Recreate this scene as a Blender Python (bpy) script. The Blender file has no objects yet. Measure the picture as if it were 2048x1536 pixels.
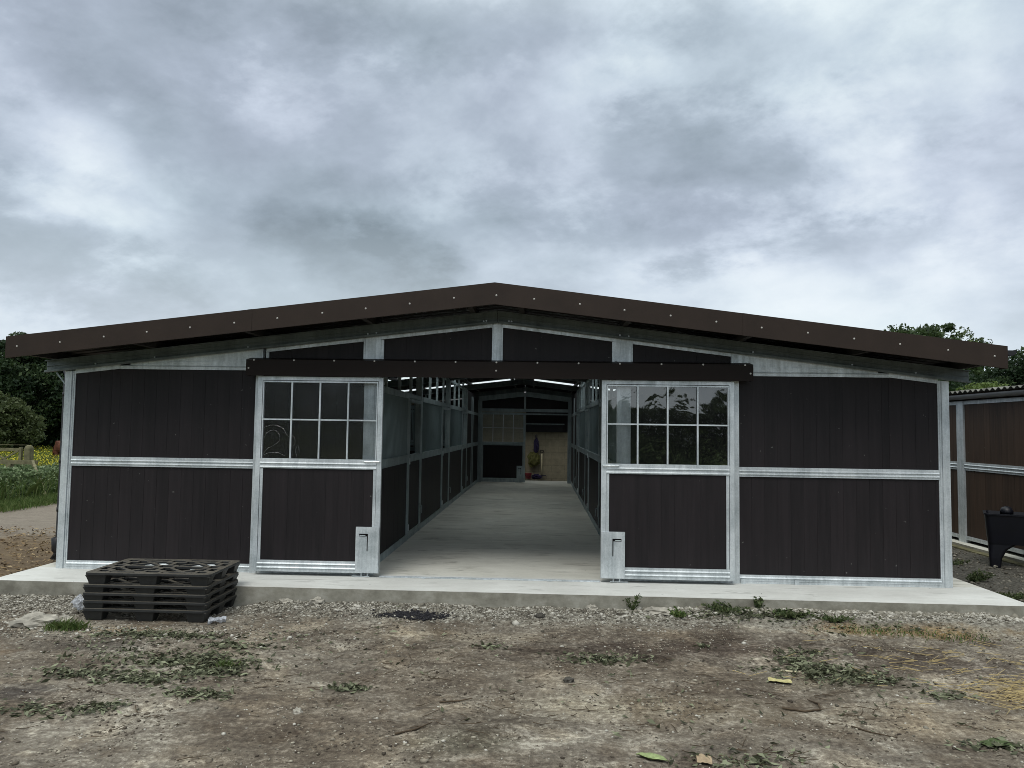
import bpy, math, random
import numpy as np
from mathutils import Matrix, Vector, noise as mn

sc = bpy.context.scene
COL = sc.collection
R = math.radians

# ------------------------------------------------------------------ camera
CX, CY, CZ = 0.5095, -8.582, 1.677
YAW, PITCH, ROLL, FPX = 0.0390, 0.0605, 0.0143, 1501.1
fw = Vector((-math.sin(YAW)*math.cos(PITCH), math.cos(YAW)*math.cos(PITCH), math.sin(PITCH)))
rt = Vector((math.cos(YAW), math.sin(YAW), 0)); up = rt.cross(fw)
r2 = rt*math.cos(ROLL)+up*math.sin(ROLL); u2 = -rt*math.sin(ROLL)+up*math.cos(ROLL)
cam = bpy.data.objects.new('camera', bpy.data.cameras.new('camera'))
COL.objects.link(cam); sc.camera = cam
cam.matrix_world = Matrix(((r2.x, u2.x, -fw.x, CX), (r2.y, u2.y, -fw.y, CY), (r2.z, u2.z, -fw.z, CZ), (0, 0, 0, 1)))
cam.data.sensor_width = 36.0; cam.data.lens = FPX/2048*36.0
cam.data.clip_start = 0.05; cam.data.clip_end = 3000

# ------------------------------------------------------------------ sky / sun
SUN_EL, SUN_AZ = R(55), R(200)      # behind the camera, a little to the left
w = bpy.data.worlds.new("World"); sc.world = w; w.use_nodes = True
NT = w.node_tree; NT.nodes.clear()
def N(nt, t, **kw):
    n = nt.nodes.new(t)
    for k, v in kw.items():
        if k in n.inputs.keys(): n.inputs[k].default_value = v
        else: setattr(n, k, v)
    return n
def mth(nt, op, a, b=None, c=None, clamp=False):
    n = nt.nodes.new('ShaderNodeMath'); n.operation = op; n.use_clamp = clamp
    for i, v in enumerate((a, b, c)):
        if v is None: continue
        if isinstance(v, (int, float)): n.inputs[i].default_value = v
        else: nt.links.new(v, n.inputs[i])
    return n.outputs[0]
def ramp(nt, fac, stops, interp='LINEAR'):
    n = nt.nodes.new('ShaderNodeValToRGB'); n.color_ramp.interpolation = interp
    el = n.color_ramp.elements
    while len(el) < len(stops): el.new(0.5)
    for e, (p, c) in zip(el, stops):
        e.position = p; e.color = (c[0], c[1], c[2], 1) if not isinstance(c, (int, float)) else (c, c, c, 1)
    nt.links.new(fac, n.inputs[0]); return n.outputs[0]
def mixc(nt, fac, a, b, mode='MIX'):
    n = nt.nodes.new('ShaderNodeMix'); n.data_type = 'RGBA'; n.blend_type = mode
    for s, v in ((n.inputs[0], fac), (n.inputs[6], a), (n.inputs[7], b)):
        if isinstance(v, (int, float)): s.default_value = v
        elif isinstance(v, tuple): s.default_value = (v[0], v[1], v[2], 1)
        else: nt.links.new(v, s)
    return n.outputs[2]
sky = N(NT, 'ShaderNodeTexSky'); sky.sky_type = 'NISHITA'; sky.sun_disc = False
sky.sun_elevation = SUN_EL; sky.sun_rotation = SUN_AZ
tc = N(NT, 'ShaderNodeTexCoord'); sep = N(NT, 'ShaderNodeSeparateXYZ'); NT.links.new(tc.outputs['Generated'], sep.inputs[0])
zc = mth(NT, 'MAXIMUM', sep.outputs[2], 0.0)
zz = mth(NT, 'ADD', zc, 0.42)
cx_ = mth(NT, 'DIVIDE', sep.outputs[0], zz); cy_ = mth(NT, 'DIVIDE', sep.outputs[1], zz)
comb = N(NT, 'ShaderNodeCombineXYZ'); NT.links.new(cx_, comb.inputs[0]); NT.links.new(cy_, comb.inputs[1])
def cloud(scale, rot, sx, sy, detail, dist, off, rough=0.55):
    m = N(NT, 'ShaderNodeMapping'); NT.links.new(comb.outputs[0], m.inputs[0])
    m.inputs['Rotation'].default_value = (0, 0, R(rot)); m.inputs['Scale'].default_value = (sx, sy, 1); m.inputs['Location'].default_value = off
    n = N(NT, 'ShaderNodeTexNoise', Scale=scale, Detail=detail, Roughness=rough, Distortion=dist)
    NT.links.new(m.outputs[0], n.inputs['Vector']); return n.outputs['Fac']
n1 = cloud(1.25, 35, 1.0, 1.0, 7, 0.1, (3.1, 1.7, 0.0), 0.52)
n2 = cloud(4.2, 35, 1.0, 1.0, 7, 0.12, (7.3, 2.2, 4.0), 0.58)
n3 = cloud(0.5, 0, 1, 1, 2, 0.0, (1.3, 5.2, 2.0))
s_ = mth(NT, 'ADD', mth(NT, 'MULTIPLY', n1, 0.58), mth(NT, 'ADD', mth(NT, 'MULTIPLY', n2, 0.32), mth(NT, 'MULTIPLY', n3, 0.10)))
n4 = cloud(2.6, 20, 1.0, 1.3, 8, 0.15, (2.3, 8.2, 1.0), 0.62)
az = mth(NT, 'ARCTAN2', sep.outputs[0], sep.outputs[1]); el = mth(NT, 'ARCSINE', sep.outputs[2])
wv = mth(NT, 'MULTIPLY', mth(NT, 'SUBTRACT', n4, 0.5), 4.2); wv2 = mth(NT, 'MULTIPLY', mth(NT, 'SUBTRACT', n2, 0.5), 1.6)
def mass(a0, e0, ra, re_, tilt, k):          # one cloud mass, ragged by the same noise
    global s_
    c_, sn_ = math.cos(tilt), math.sin(tilt); da = mth(NT, 'SUBTRACT', az, a0); de = mth(NT, 'SUBTRACT', el, e0)
    p = mth(NT, 'DIVIDE', mth(NT, 'ADD', mth(NT, 'MULTIPLY', da, c_), mth(NT, 'MULTIPLY', de, sn_)), ra)
    q = mth(NT, 'DIVIDE', mth(NT, 'SUBTRACT', mth(NT, 'MULTIPLY', de, c_), mth(NT, 'MULTIPLY', da, sn_)), re_)
    d = mth(NT, 'SQRT', mth(NT, 'ADD', mth(NT, 'MULTIPLY', p, p), mth(NT, 'MULTIPLY', q, q)))
    d = mth(NT, 'MULTIPLY', mth(NT, 'ADD', mth(NT, 'ADD', d, wv), wv2), 0.62)
    f = ramp(NT, d, [(0.0, 1.0), (1.0, 0.0)], 'EASE')
    s_ = mth(NT, 'ADD', s_, mth(NT, 'MULTIPLY', f, k*(1.0 if k < 0 else 0.8)))
for a_ in [(-0.60, 0.185, 0.15, 0.055, -0.30, -0.18), (-0.48, 0.47, 0.26, 0.07, 0.0, -0.09), (-0.14, 0.50, 0.22, 0.05, 0.0, -0.10), (-0.285, 0.222, 0.09, 0.035, -0.2, -0.11), (-0.19, 0.238, 0.06, 0.03, -0.3, -0.10),
           (-0.45, 0.37, 0.25, 0.06, -0.6, -0.05), (-0.25, 0.31, 0.09, 0.035, -0.7, -0.06), (0.27, 0.325, 0.28, 0.07, 0.05, -0.14), (0.42, 0.225, 0.16, 0.04, 0.1, -0.09), (0.36, 0.46, 0.20, 0.07, 0.0, -0.08),
           (0.10, 0.42, 0.11, 0.10, 0.3, 0.085), (-0.61, 0.335, 0.09, 0.03, -0.5, 0.10), (0.24, 0.205, 0.18, 0.035, 0.0, 0.10), (-0.60, 0.262, 0.08, 0.03, -0.3, 0.08), (0.52, 0.36, 0.05, 0.10, 0.0, 0.06)]: mass(*a_)
ccol = ramp(NT, s_, [(0.24, (0.24, 0.285, 0.33)), (0.34, (0.305, 0.36, 0.42)), (0.44, (0.415, 0.48, 0.56)), (0.51, (0.57, 0.645, 0.735)), (0.58, (0.74, 0.81, 0.87)), (0.66, (0.88, 0.93, 0.96))], 'LINEAR')
hue = ramp(NT, cloud(1.1, 60, 1, 1, 3, 0.2, (9.1, 3.3, 7.0)), [(0.42, (1.015, 1.005, 1.03)), (0.58, (0.995, 1.025, 1.012))])
ccol = mixc(NT, 1.0, ccol, hue, 'MULTIPLY')
# low pale band at the horizon, overhead sky raised out of view to light the yard (an overcast zenith is brightest)
hz = ramp(NT, zc, [(0.0, 1.0), (0.15, 0.6), (0.26, 0.0)])
ccol = mixc(NT, mth(NT, 'MULTIPLY', hz, 0.6), ccol, (0.72, 0.81, 0.86))
zen = ramp(NT, zc, [(0.48, (0.34, 0.34, 0.34)), (0.80, (1.0, 0.925, 0.81))])
zen = mixc(NT, 1.0, zen, (2.95, 2.95, 2.95), 'MULTIPLY')
lp = mixc(NT, 1.0, ccol, zen, 'MULTIPLY')
addn = N(NT, 'ShaderNodeMix'); addn.data_type = 'RGBA'; addn.blend_type = 'ADD'; addn.inputs[0].default_value = 1.0
NT.links.new(lp, addn.inputs[6])
skm = mixc(NT, 1.0, sky.outputs[0], (0.006, 0.006, 0.006), 'MULTIPLY')
NT.links.new(skm, addn.inputs[7])
bg = N(NT, 'ShaderNodeBackground', Strength=1.0); NT.links.new(addn.outputs[2], bg.inputs[0])
wo = N(NT, 'ShaderNodeOutputWorld'); NT.links.new(bg.outputs[0], wo.inputs[0])

sun = bpy.data.objects.new('sun', bpy.data.lights.new('sun', 'SUN')); COL.objects.link(sun)
sun.data.energy = 1.3; sun.data.angle = R(25); sun.data.color = (1.0, 0.97, 0.92)
sd = Vector((math.sin(SUN_AZ)*math.cos(SUN_EL), math.cos(SUN_AZ)*math.cos(SUN_EL), math.sin(SUN_EL)))
sun.rotation_euler = sd.to_track_quat('Z', 'Y').to_euler()
sun.location = (0, -20, 30)

vs = sc.view_settings; vs.view_transform = 'Standard'; vs.look = 'None'; vs.gamma = 1.0; vs.use_curve_mapping = False
vs.exposure = 0.0
sc.cycles.use_denoising = True
sc.cycles.filter_width = 0.9
sc.cycles.max_bounces = 10; sc.cycles.diffuse_bounces = 6; sc.cycles.transparent_max_bounces = 12
sc.cycles.caustics_reflective = False; sc.cycles.caustics_refractive = False

# ------------------------------------------------------------------ materials
def mat(name):
    m = bpy.data.materials.new(name); m.use_nodes = True
    nt = m.node_tree; b = nt.nodes['Principled BSDF']; return m, nt, b
def nz(nt, vec, scale, detail=4, rough=0.55, dist=0.0):
    n = nt.nodes.new('ShaderNodeTexNoise'); n.inputs['Scale'].default_value = scale; n.inputs['Detail'].default_value = detail
    n.inputs['Roughness'].default_value = rough; n.inputs['Distortion'].default_value = dist
    if vec is not None: nt.links.new(vec, n.inputs['Vector'])
    return n.outputs['Fac']
def ocoord(nt, scale=(1, 1, 1)):
    t = nt.nodes.new('ShaderNodeTexCoord'); mp = nt.nodes.new('ShaderNodeMapping'); nt.links.new(t.outputs['Object'], mp.inputs[0])
    mp.inputs['Scale'].default_value = scale; return mp.outputs[0]
def bump(nt, b, h, strength=0.3, dist=0.01):
    n = nt.nodes.new('ShaderNodeBump'); n.inputs['Strength'].default_value = strength; n.inputs['Distance'].default_value = dist
    nt.links.new(h, n.inputs['Height']); nt.links.new(n.outputs[0], b.inputs['Normal'])

def galv_mat(name, lo, hi, rough=0.42, metal=0.55):
    m, nt, b = mat(name); v = ocoord(nt)
    vo = nt.nodes.new('ShaderNodeTexVoronoi'); vo.inputs['Scale'].default_value = 70; nt.links.new(v, vo.inputs['Vector'])
    sp = nt.nodes.new('ShaderNodeSeparateColor'); nt.links.new(vo.outputs['Color'], sp.inputs[0])
    a = nz(nt, v, 3.0, 5, 0.65); f = nz(nt, ocoord(nt, (14, 14, 2)), 1.0, 5, 0.7)
    s = mth(nt, 'ADD', mth(nt, 'MULTIPLY', a, 0.5), mth(nt, 'ADD', mth(nt, 'MULTIPLY', f, 0.45), mth(nt, 'MULTIPLY', sp.outputs[0], 0.05)))
    nt.links.new(ramp(nt, s, [(0.36, lo), (0.64, hi)]), b.inputs['Base Color'])
    b.inputs['Metallic'].default_value = metal
    nt.links.new(ramp(nt, f, [(0.3, rough+0.12), (0.7, rough-0.08)]), b.inputs['Roughness'])
    bump(nt, b, f, 0.12, 0.004); return m
M = {}
M['galv'] = galv_mat('galvanised_steel', (0.37, 0.415, 0.43), (0.78, 0.83, 0.85), 0.40, 0.42)
M['galv_shade'] = galv_mat('shaded_galvanised_rafter', (0.085, 0.105, 0.105), (0.17, 0.20, 0.20), 0.55, 0.3)  # same galvanised steel, darkened to carry the shade under the roof
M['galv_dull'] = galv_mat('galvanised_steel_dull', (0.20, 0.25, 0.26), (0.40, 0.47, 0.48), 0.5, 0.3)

def plank_mat(name, c1, c2, streak=0.5, rough=0.55, spec=0.35, pv=0.16):
    m, nt, b = mat(name)
    at = nt.nodes.new('ShaderNodeAttribute'); at.attribute_name = 'rnd'
    v = ocoord(nt, (22, 22, 1.1)); f = nz(nt, v, 1.0, 6, 0.6)
    v2 = ocoord(nt, (3, 3, 1.2)); g = nz(nt, v2, 1.0, 3)
    s = mth(nt, 'ADD', mth(nt, 'MULTIPLY', f, streak), mth(nt, 'ADD', mth(nt, 'MULTIPLY', at.outputs['Fac'], pv), mth(nt, 'MULTIPLY', g, 0.75-pv-streak*0.5)))
    c = ramp(nt, s, [(0.3, c1), (0.75, c2)])
    sn = nz(nt, ocoord(nt, (1, 1, 1)), 26, 1, 0.4)
    c = mixc(nt, ramp(nt, sn, [(0.79, 0.0), (0.83, 0.5)]), c, (0.20, 0.20, 0.19))
    nt.links.new(c, b.inputs['Base Color']); b.inputs['Roughness'].default_value = rough
    b.inputs['Specular IOR Level'].default_value = spec
    bump(nt, b, f, 0.25, 0.003); return m
M['board'] = plank_mat('dark_composite_boards', (0.0055, 0.0043, 0.0051), (0.0168, 0.0129, 0.0145), 0.75, 0.55, 0.3)
M['board_old'] = plank_mat('weathered_brown_boards', (0.022, 0.015, 0.0105), (0.064, 0.040, 0.027), 0.7, 0.6, 0.3, 0.25)

def plain(name, c, rough=0.5, metal=0.0, spec=0.5, var=0.25, scale=4.0, bmp=0.08):
    m, nt, b = mat(name); f = nz(nt, ocoord(nt), scale, 5, 0.6)
    lo = tuple(x*(1-var) for x in c); hi = tuple(min(1, x*(1+var)) for x in c)
    nt.links.new(ramp(nt, f, [(0.3, lo), (0.7, hi)]), b.inputs['Base Color'])
    b.inputs['Roughness'].default_value = rough; b.inputs['Metallic'].default_value = metal; b.inputs['Specular IOR Level'].default_value = spec
    if bmp: bump(nt, b, f, bmp, 0.01)
    return m
M['brown_trim'] = plain('brown_coated_steel', (0.029, 0.0200, 0.0150), 0.5, 0.0, 0.2, 0.16, 2.6, 0.35)
M['brown_cover'] = plain('dark_brown_coated_steel', (0.0115, 0.0070, 0.0050), 0.5, 0.0, 0.18, 0.14, 1.3, 0.05)
M['roof_in'] = plain('roof_sheet_coating', (0.03, 0.027, 0.025), 0.6, 0.0, 0.3, 0.2, 2)
M['black'] = plain('black_plastic', (0.012, 0.012, 0.014), 0.5, 0, 0.4, 0.3, 6)
M['navy'] = plain('dark_blue_plastic', (0.0035, 0.004, 0.008), 0.45, 0, 0.35, 0.3, 6)
M['screw'] = plain('zinc_screw_heads', (0.50, 0.48, 0.44), 0.35, 0.3, 0.5, 0.1, 20, 0)
M['grille'] = plain('green_grey_grille_steel', (0.135, 0.175, 0.18), 0.4, 0.3, 0.5, 0.15, 3, 0)
M['chestnut'] = plain('chestnut_coat', (0.085, 0.03, 0.016), 0.7, 0, 0.2, 0.3, 5)
M['mane'] = plain('dark_mane', (0.05, 0.022, 0.012), 0.8, 0, 0.2, 0.3, 9)
M['oldwood'] = plain('weathered_fence_wood', (0.15, 0.14, 0.08), 0.85, 0, 0.2, 0.4, 9, 0.4)
M['barkm'] = plain('tree_bark', (0.055, 0.045, 0.033), 0.9, 0, 0.2, 0.4, 8, 0.5)
M['twigm'] = plain('dead_twigs', (0.075, 0.055, 0.035), 0.85, 0, 0.2, 0.5, 15, 0)
M['strawm'] = plain('straw', (0.36, 0.28, 0.13), 0.75, 0, 0.3, 0.35, 15, 0)
M['paleshaft'] = plain('pale_wood_shaft', (0.60, 0.54, 0.36), 0.6, 0, 0.4, 0.2, 10, 0)
M['purple'] = plain('purple_nylon', (0.022, 0.016, 0.055), 0.7, 0, 0.3, 0.35, 12, 0)
M['netm'] = plain('yellow_green_netting', (0.10, 0.10, 0.03), 0.8, 0, 0.3, 0.5, 12, 0)
M['redm'] = plain('red_plastic', (0.26, 0.04, 0.05), 0.5, 0, 0.4, 0.3, 10, 0)
M['paper'] = plain('yellow_paper', (0.42, 0.38, 0.18), 0.8, 0, 0.2, 0.25, 40, 0.2)
M['card'] = plain('tan_cardboard', (0.30, 0.23, 0.15), 0.85, 0, 0.2, 0.3, 25, 0.2)
M['leafpale'] = plain('pale_green_leaf', (0.22, 0.27, 0.12), 0.7, 0, 0.3, 0.4, 30, 0.2)
M['stonem'] = plain('pale_stone', (0.34, 0.32, 0.27), 0.9, 0, 0.2, 0.35, 12, 0.5)
M['darkstone'] = plain('dark_stone', (0.07, 0.065, 0.055), 0.9, 0, 0.2, 0.35, 12, 0.5)
M['darkdirt'] = plain('black_spilled_granules', (0.025, 0.025, 0.028), 0.9, 0, 0.2, 0.5, 60, 0.6)

# dusty black plastic of the pallets: brown dust lies on upward faces (wear, not shade)
def pallet_mat():
    m, nt, b = mat('dusty_black_plastic'); v = ocoord(nt); f = nz(nt, v, 9, 5, 0.65)
    g = nt.nodes.new('ShaderNodeNewGeometry'); s = nt.nodes.new('ShaderNodeSeparateXYZ'); nt.links.new(g.outputs['Normal'], s.inputs[0])
    upf = mth(nt, 'MULTIPLY', ramp(nt, s.outputs[2], [(0.5, 0.0), (0.9, 1.0)]), ramp(nt, f, [(0.25, 0.35), (0.6, 1.0)]))
    c = mixc(nt, upf, ramp(nt, f, [(0.3, (0.012, 0.013, 0.014)), (0.7, (0.026, 0.028, 0.027))]), (0.11, 0.098, 0.076))
    nt.links.new(c, b.inputs['Base Color']); b.inputs['Roughness'].default_value = 0.55; bump(nt, b, f, 0.15, 0.004); return m
M['pallet'] = pallet_mat()

def glass_mat(name, rough=0.02, bscale=1.6, bstr=0.10, tint=(0.96, 0.98, 0.98), refl=1.0):
    m = bpy.data.materials.new(name); m.use_nodes = True; nt = m.node_tree; nt.nodes.clear()
    o = nt.nodes.new('ShaderNodeOutputMaterial'); mx = nt.nodes.new('ShaderNodeMixShader')
    t = nt.nodes.new('ShaderNodeBsdfTransparent'); t.inputs[0].default_value = (*tint, 1)
    g = nt.nodes.new('ShaderNodeBsdfGlossy'); g.inputs['Roughness'].default_value = rough
    fr = nt.nodes.new('ShaderNodeFresnel'); fr.inputs['IOR'].default_value = 1.5
    f = nz(nt, ocoord(nt, (1, 1, 1.4)), bscale, 3, 0.5, 1.2)
    bm = nt.nodes.new('ShaderNodeBump'); bm.inputs['Strength'].default_value = bstr; bm.inputs['Distance'].default_value = 0.02
    nt.links.new(f, bm.inputs['Height']); nt.links.new(bm.outputs[0], g.inputs['Normal']); nt.links.new(bm.outputs[0], fr.inputs['Normal'])
    nt.links.new(mth(nt, 'MULTIPLY', fr.outputs[0], 4.6*refl, clamp=True), mx.inputs[0])
    nt.links.new(t.outputs[0], mx.inputs[1]); nt.links.new(g.outputs[0], mx.inputs[2]); nt.links.new(mx.outputs[0], o.inputs[0]); return m
M['pane'] = glass_mat('clear_plastic_pane', 0.03)
M['pane_dull'] = glass_mat('matt_plastic_pane', 0.16, 1.6, 0.1, (0.95, 0.97, 0.97), 0.5)
M['pane_dusty'] = glass_mat('dusty_plastic_pane', 0.25, 1.6, 0.2, (0.62, 0.64, 0.62), 0.7)
M['reflection_line'] = glass_mat('glossy_reflection_line', 0.12, 30, 1.0, (0.72, 0.74, 0.76), 2.6)  # for the reflection curves modelled on the left pane
def bag_mat():
    m, nt, b = mat('crumpled_clear_polythene'); f = nz(nt, ocoord(nt), 14, 4, 0.6); b.inputs['Base Color'].default_value = (0.55, 0.58, 0.62, 1); b.inputs['Roughness'].default_value = 0.3
    nt.links.new(ramp(nt, f, [(0.35, 0.25), (0.65, 0.7)]), b.inputs['Alpha']); bump(nt, b, f, 0.8, 0.03); return m
M['bag'] = bag_mat()
def rooflight_mat():
    m = bpy.data.materials.new('translucent_rooflight'); m.use_nodes = True; nt = m.node_tree; nt.nodes.clear()
    o = nt.nodes.new('ShaderNodeOutputMaterial'); mx = nt.nodes.new('ShaderNodeMixShader'); mx.inputs[0].default_value = 0.45
    a = nt.nodes.new('ShaderNodeBsdfTransparent'); a.inputs[0].default_value = (0.95, 0.97, 0.97, 1)
    b = nt.nodes.new('ShaderNodeBsdfTranslucent'); b.inputs[0].default_value = (0.92, 0.94, 0.94, 1)
    nt.links.new(a.outputs[0], mx.inputs[1]); nt.links.new(b.outputs[0], mx.inputs[2]); nt.links.new(mx.outputs[0], o.inputs[0]); return m
M['rooflight'] = rooflight_mat()

def leaf_mat(name, c1, c2, c3, trans=0.25, rough=0.6):
    m, nt, b = mat(name); at = nt.nodes.new('ShaderNodeAttribute'); at.attribute_name = 'rnd'
    nt.links.new(ramp(nt, at.outputs['Fac'], [(0.0, c1), (0.55, c2), (1.0, c3)]), b.inputs['Base Color'])
    b.inputs['Roughness'].default_value = rough; b.inputs['Specular IOR Level'].default_value = 0.25
    if trans:
        tr = nt.nodes.new('ShaderNodeBsdfTranslucent'); cc = ramp(nt, at.outputs['Fac'], [(0.0, c2), (1.0, c3)]); nt.links.new(cc, tr.inputs[0])
        mx = nt.nodes.new('ShaderNodeMixShader'); mx.inputs[0].default_value = trans
        nt.links.new(b.outputs[0], mx.inputs[1]); nt.links.new(tr.outputs[0], mx.inputs[2])
        nt.links.new(mx.outputs[0], nt.nodes['Material Output'].inputs[0])
    return m
M['leaf_dark'] = leaf_mat('dark_tree_leaves', (0.010, 0.022, 0.010), (0.022, 0.042, 0.017), (0.055, 0.085, 0.03))
M['leaf_mid'] = leaf_mat('mid_green_leaves', (0.022, 0.04, 0.014), (0.045, 0.075, 0.024), (0.10, 0.13, 0.05))
M['leaf_olive'] = leaf_mat('olive_bush_leaves', (0.03, 0.045, 0.016), (0.055, 0.075, 0.026), (0.10, 0.12, 0.05))
M['leaf_bright'] = leaf_mat('bright_bush_leaves', (0.045, 0.075, 0.018), (0.09, 0.135, 0.03), (0.16, 0.20, 0.06))
M['nettle'] = leaf_mat('nettle_leaves', (0.03, 0.055, 0.018), (0.095, 0.145, 0.055), (0.25, 0.31, 0.17))
M['grassm'] = leaf_mat('grass_blades', (0.045, 0.085, 0.02), (0.09, 0.145, 0.035), (0.17, 0.20, 0.075))
M['weedm'] = leaf_mat('weed_leaves', (0.035, 0.055, 0.02), (0.07, 0.10, 0.035), (0.15, 0.17, 0.08))
M['litter'] = leaf_mat('wilted_leaves', (0.030, 0.034, 0.018), (0.095, 0.102, 0.058), (0.25, 0.27, 0.17), 0.1)
M['buttercup'] = leaf_mat('buttercup_petals', (0.50, 0.42, 0.02), (0.62, 0.54, 0.03), (0.75, 0.68, 0.08), 0.2)
M['gravelm'] = leaf_mat('gravel_stones', (0.07, 0.062, 0.048), (0.21, 0.195, 0.155), (0.50, 0.48, 0.42), 0.0, 0.9)
M['crumb'] = leaf_mat('dry_soil_crumbs', (0.045, 0.036, 0.027), (0.145, 0.122, 0.092), (0.36, 0.33, 0.26), 0.0, 0.95)
M['chipm'] = leaf_mat('wood_chips', (0.12, 0.08, 0.045), (0.24, 0.17, 0.09), (0.38, 0.30, 0.18), 0.0, 0.9)

def concrete_mat(name, lo, hi, side=False):
    m, nt, b = mat(name); v = ocoord(nt)
    a = nz(nt, v, 1.3, 6, 0.6, 0.4); f = nz(nt, v, 28, 5, 0.7); sw = nz(nt, ocoord(nt, (0.9, 3.5, 1)), 1.6, 5, 0.6, 0.6)
    s = mth(nt, 'ADD', mth(nt, 'MULTIPLY', a, 0.45), mth(nt, 'ADD', mth(nt, 'MULTIPLY', f, 0.2), mth(nt, 'MULTIPLY', sw, 0.35)))
    c = ramp(nt, s, [(0.33, lo), (0.66, hi)])
    # dark scuffs and drips, each with a shape of its own
    st = nz(nt, ocoord(nt, (0.7, 3.2, 1)), 2.3, 4, 0.6, 1.0)
    c = mixc(nt, ramp(nt, st, [(0.60, 0.0), (0.74, 0.55)]), c, (0.13, 0.125, 0.11))
    sk = nz(nt, ocoord(nt, (0.8, 2.2, 1)), 1.5, 7, 0.66, 1.0)
    skf = ramp(nt, sk, [(0.54, 0.0), (0.62, 0.28), (0.70, 0.6)])
    sp = nz(nt, v, 11, 2, 0.5)
    c = mixc(nt, ramp(nt, sp, [(0.74, 0.0), (0.79, 0.7)]), c, (0.06, 0.055, 0.05))
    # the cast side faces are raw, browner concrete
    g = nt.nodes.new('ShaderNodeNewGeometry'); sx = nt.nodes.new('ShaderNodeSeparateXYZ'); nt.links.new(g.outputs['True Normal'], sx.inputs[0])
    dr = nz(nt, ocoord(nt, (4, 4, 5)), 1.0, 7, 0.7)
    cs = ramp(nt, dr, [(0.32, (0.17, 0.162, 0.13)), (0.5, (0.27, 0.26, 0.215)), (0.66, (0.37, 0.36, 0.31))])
    # the aisle floor is tinted slightly warmer and darker than the apron
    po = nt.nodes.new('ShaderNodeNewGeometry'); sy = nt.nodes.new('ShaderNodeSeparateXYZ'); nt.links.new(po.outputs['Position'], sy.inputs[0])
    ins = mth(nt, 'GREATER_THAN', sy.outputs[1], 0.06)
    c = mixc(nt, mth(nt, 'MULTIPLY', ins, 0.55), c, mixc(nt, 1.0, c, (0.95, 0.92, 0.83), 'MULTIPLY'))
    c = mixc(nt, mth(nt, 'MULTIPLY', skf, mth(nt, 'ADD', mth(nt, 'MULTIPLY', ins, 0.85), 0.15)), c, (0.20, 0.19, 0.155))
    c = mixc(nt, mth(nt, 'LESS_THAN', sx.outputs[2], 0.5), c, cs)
    nt.links.new(c, b.inputs['Base Color']); b.inputs['Roughness'].default_value = 0.8; b.inputs['Specular IOR Level'].default_value = 0.3
    bump(nt, b, f, 0.25, 0.004); return m
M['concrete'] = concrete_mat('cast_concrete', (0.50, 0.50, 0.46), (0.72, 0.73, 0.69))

def block_mat():
    m, nt, b = mat('concrete_blockwork')
    t = nt.nodes.new('ShaderNodeTexCoord'); s = nt.nodes.new('ShaderNodeSeparateXYZ'); nt.links.new(t.outputs['Object'], s.inputs[0])
    cb = nt.nodes.new('ShaderNodeCombineXYZ'); nt.links.new(s.outputs[0], cb.inputs[0]); nt.links.new(s.outputs[2], cb.inputs[1])
    br = nt.nodes.new('ShaderNodeTexBrick'); nt.links.new(cb.outputs[0], br.inputs['Vector'])
    br.inputs['Scale'].default_value = 1.0; br.inputs['Brick Width'].default_value = 0.45; br.inputs['Row Height'].default_value = 0.225
    br.inputs['Mortar Size'].default_value = 0.008; br.inputs['Color1'].default_value = (0.30, 0.275, 0.20, 1); br.inputs['Color2'].default_value = (0.24, 0.215, 0.155, 1)
    br.inputs['Mortar'].default_value = (0.14, 0.125, 0.09, 1)
    f = nz(nt, ocoord(nt), 5, 6, 0.7)
    c = mixc(nt, 0.55, br.outputs['Color'], ramp(nt, f, [(0.3, (0.16, 0.14, 0.09)), (0.7, (0.38, 0.34, 0.23))]))
    nt.links.new(c, b.inputs['Base Color']); b.inputs['Roughness'].default_value = 0.9; bump(nt, b, f, 0.4, 0.01); return m
M['block'] = block_mat()

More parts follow.
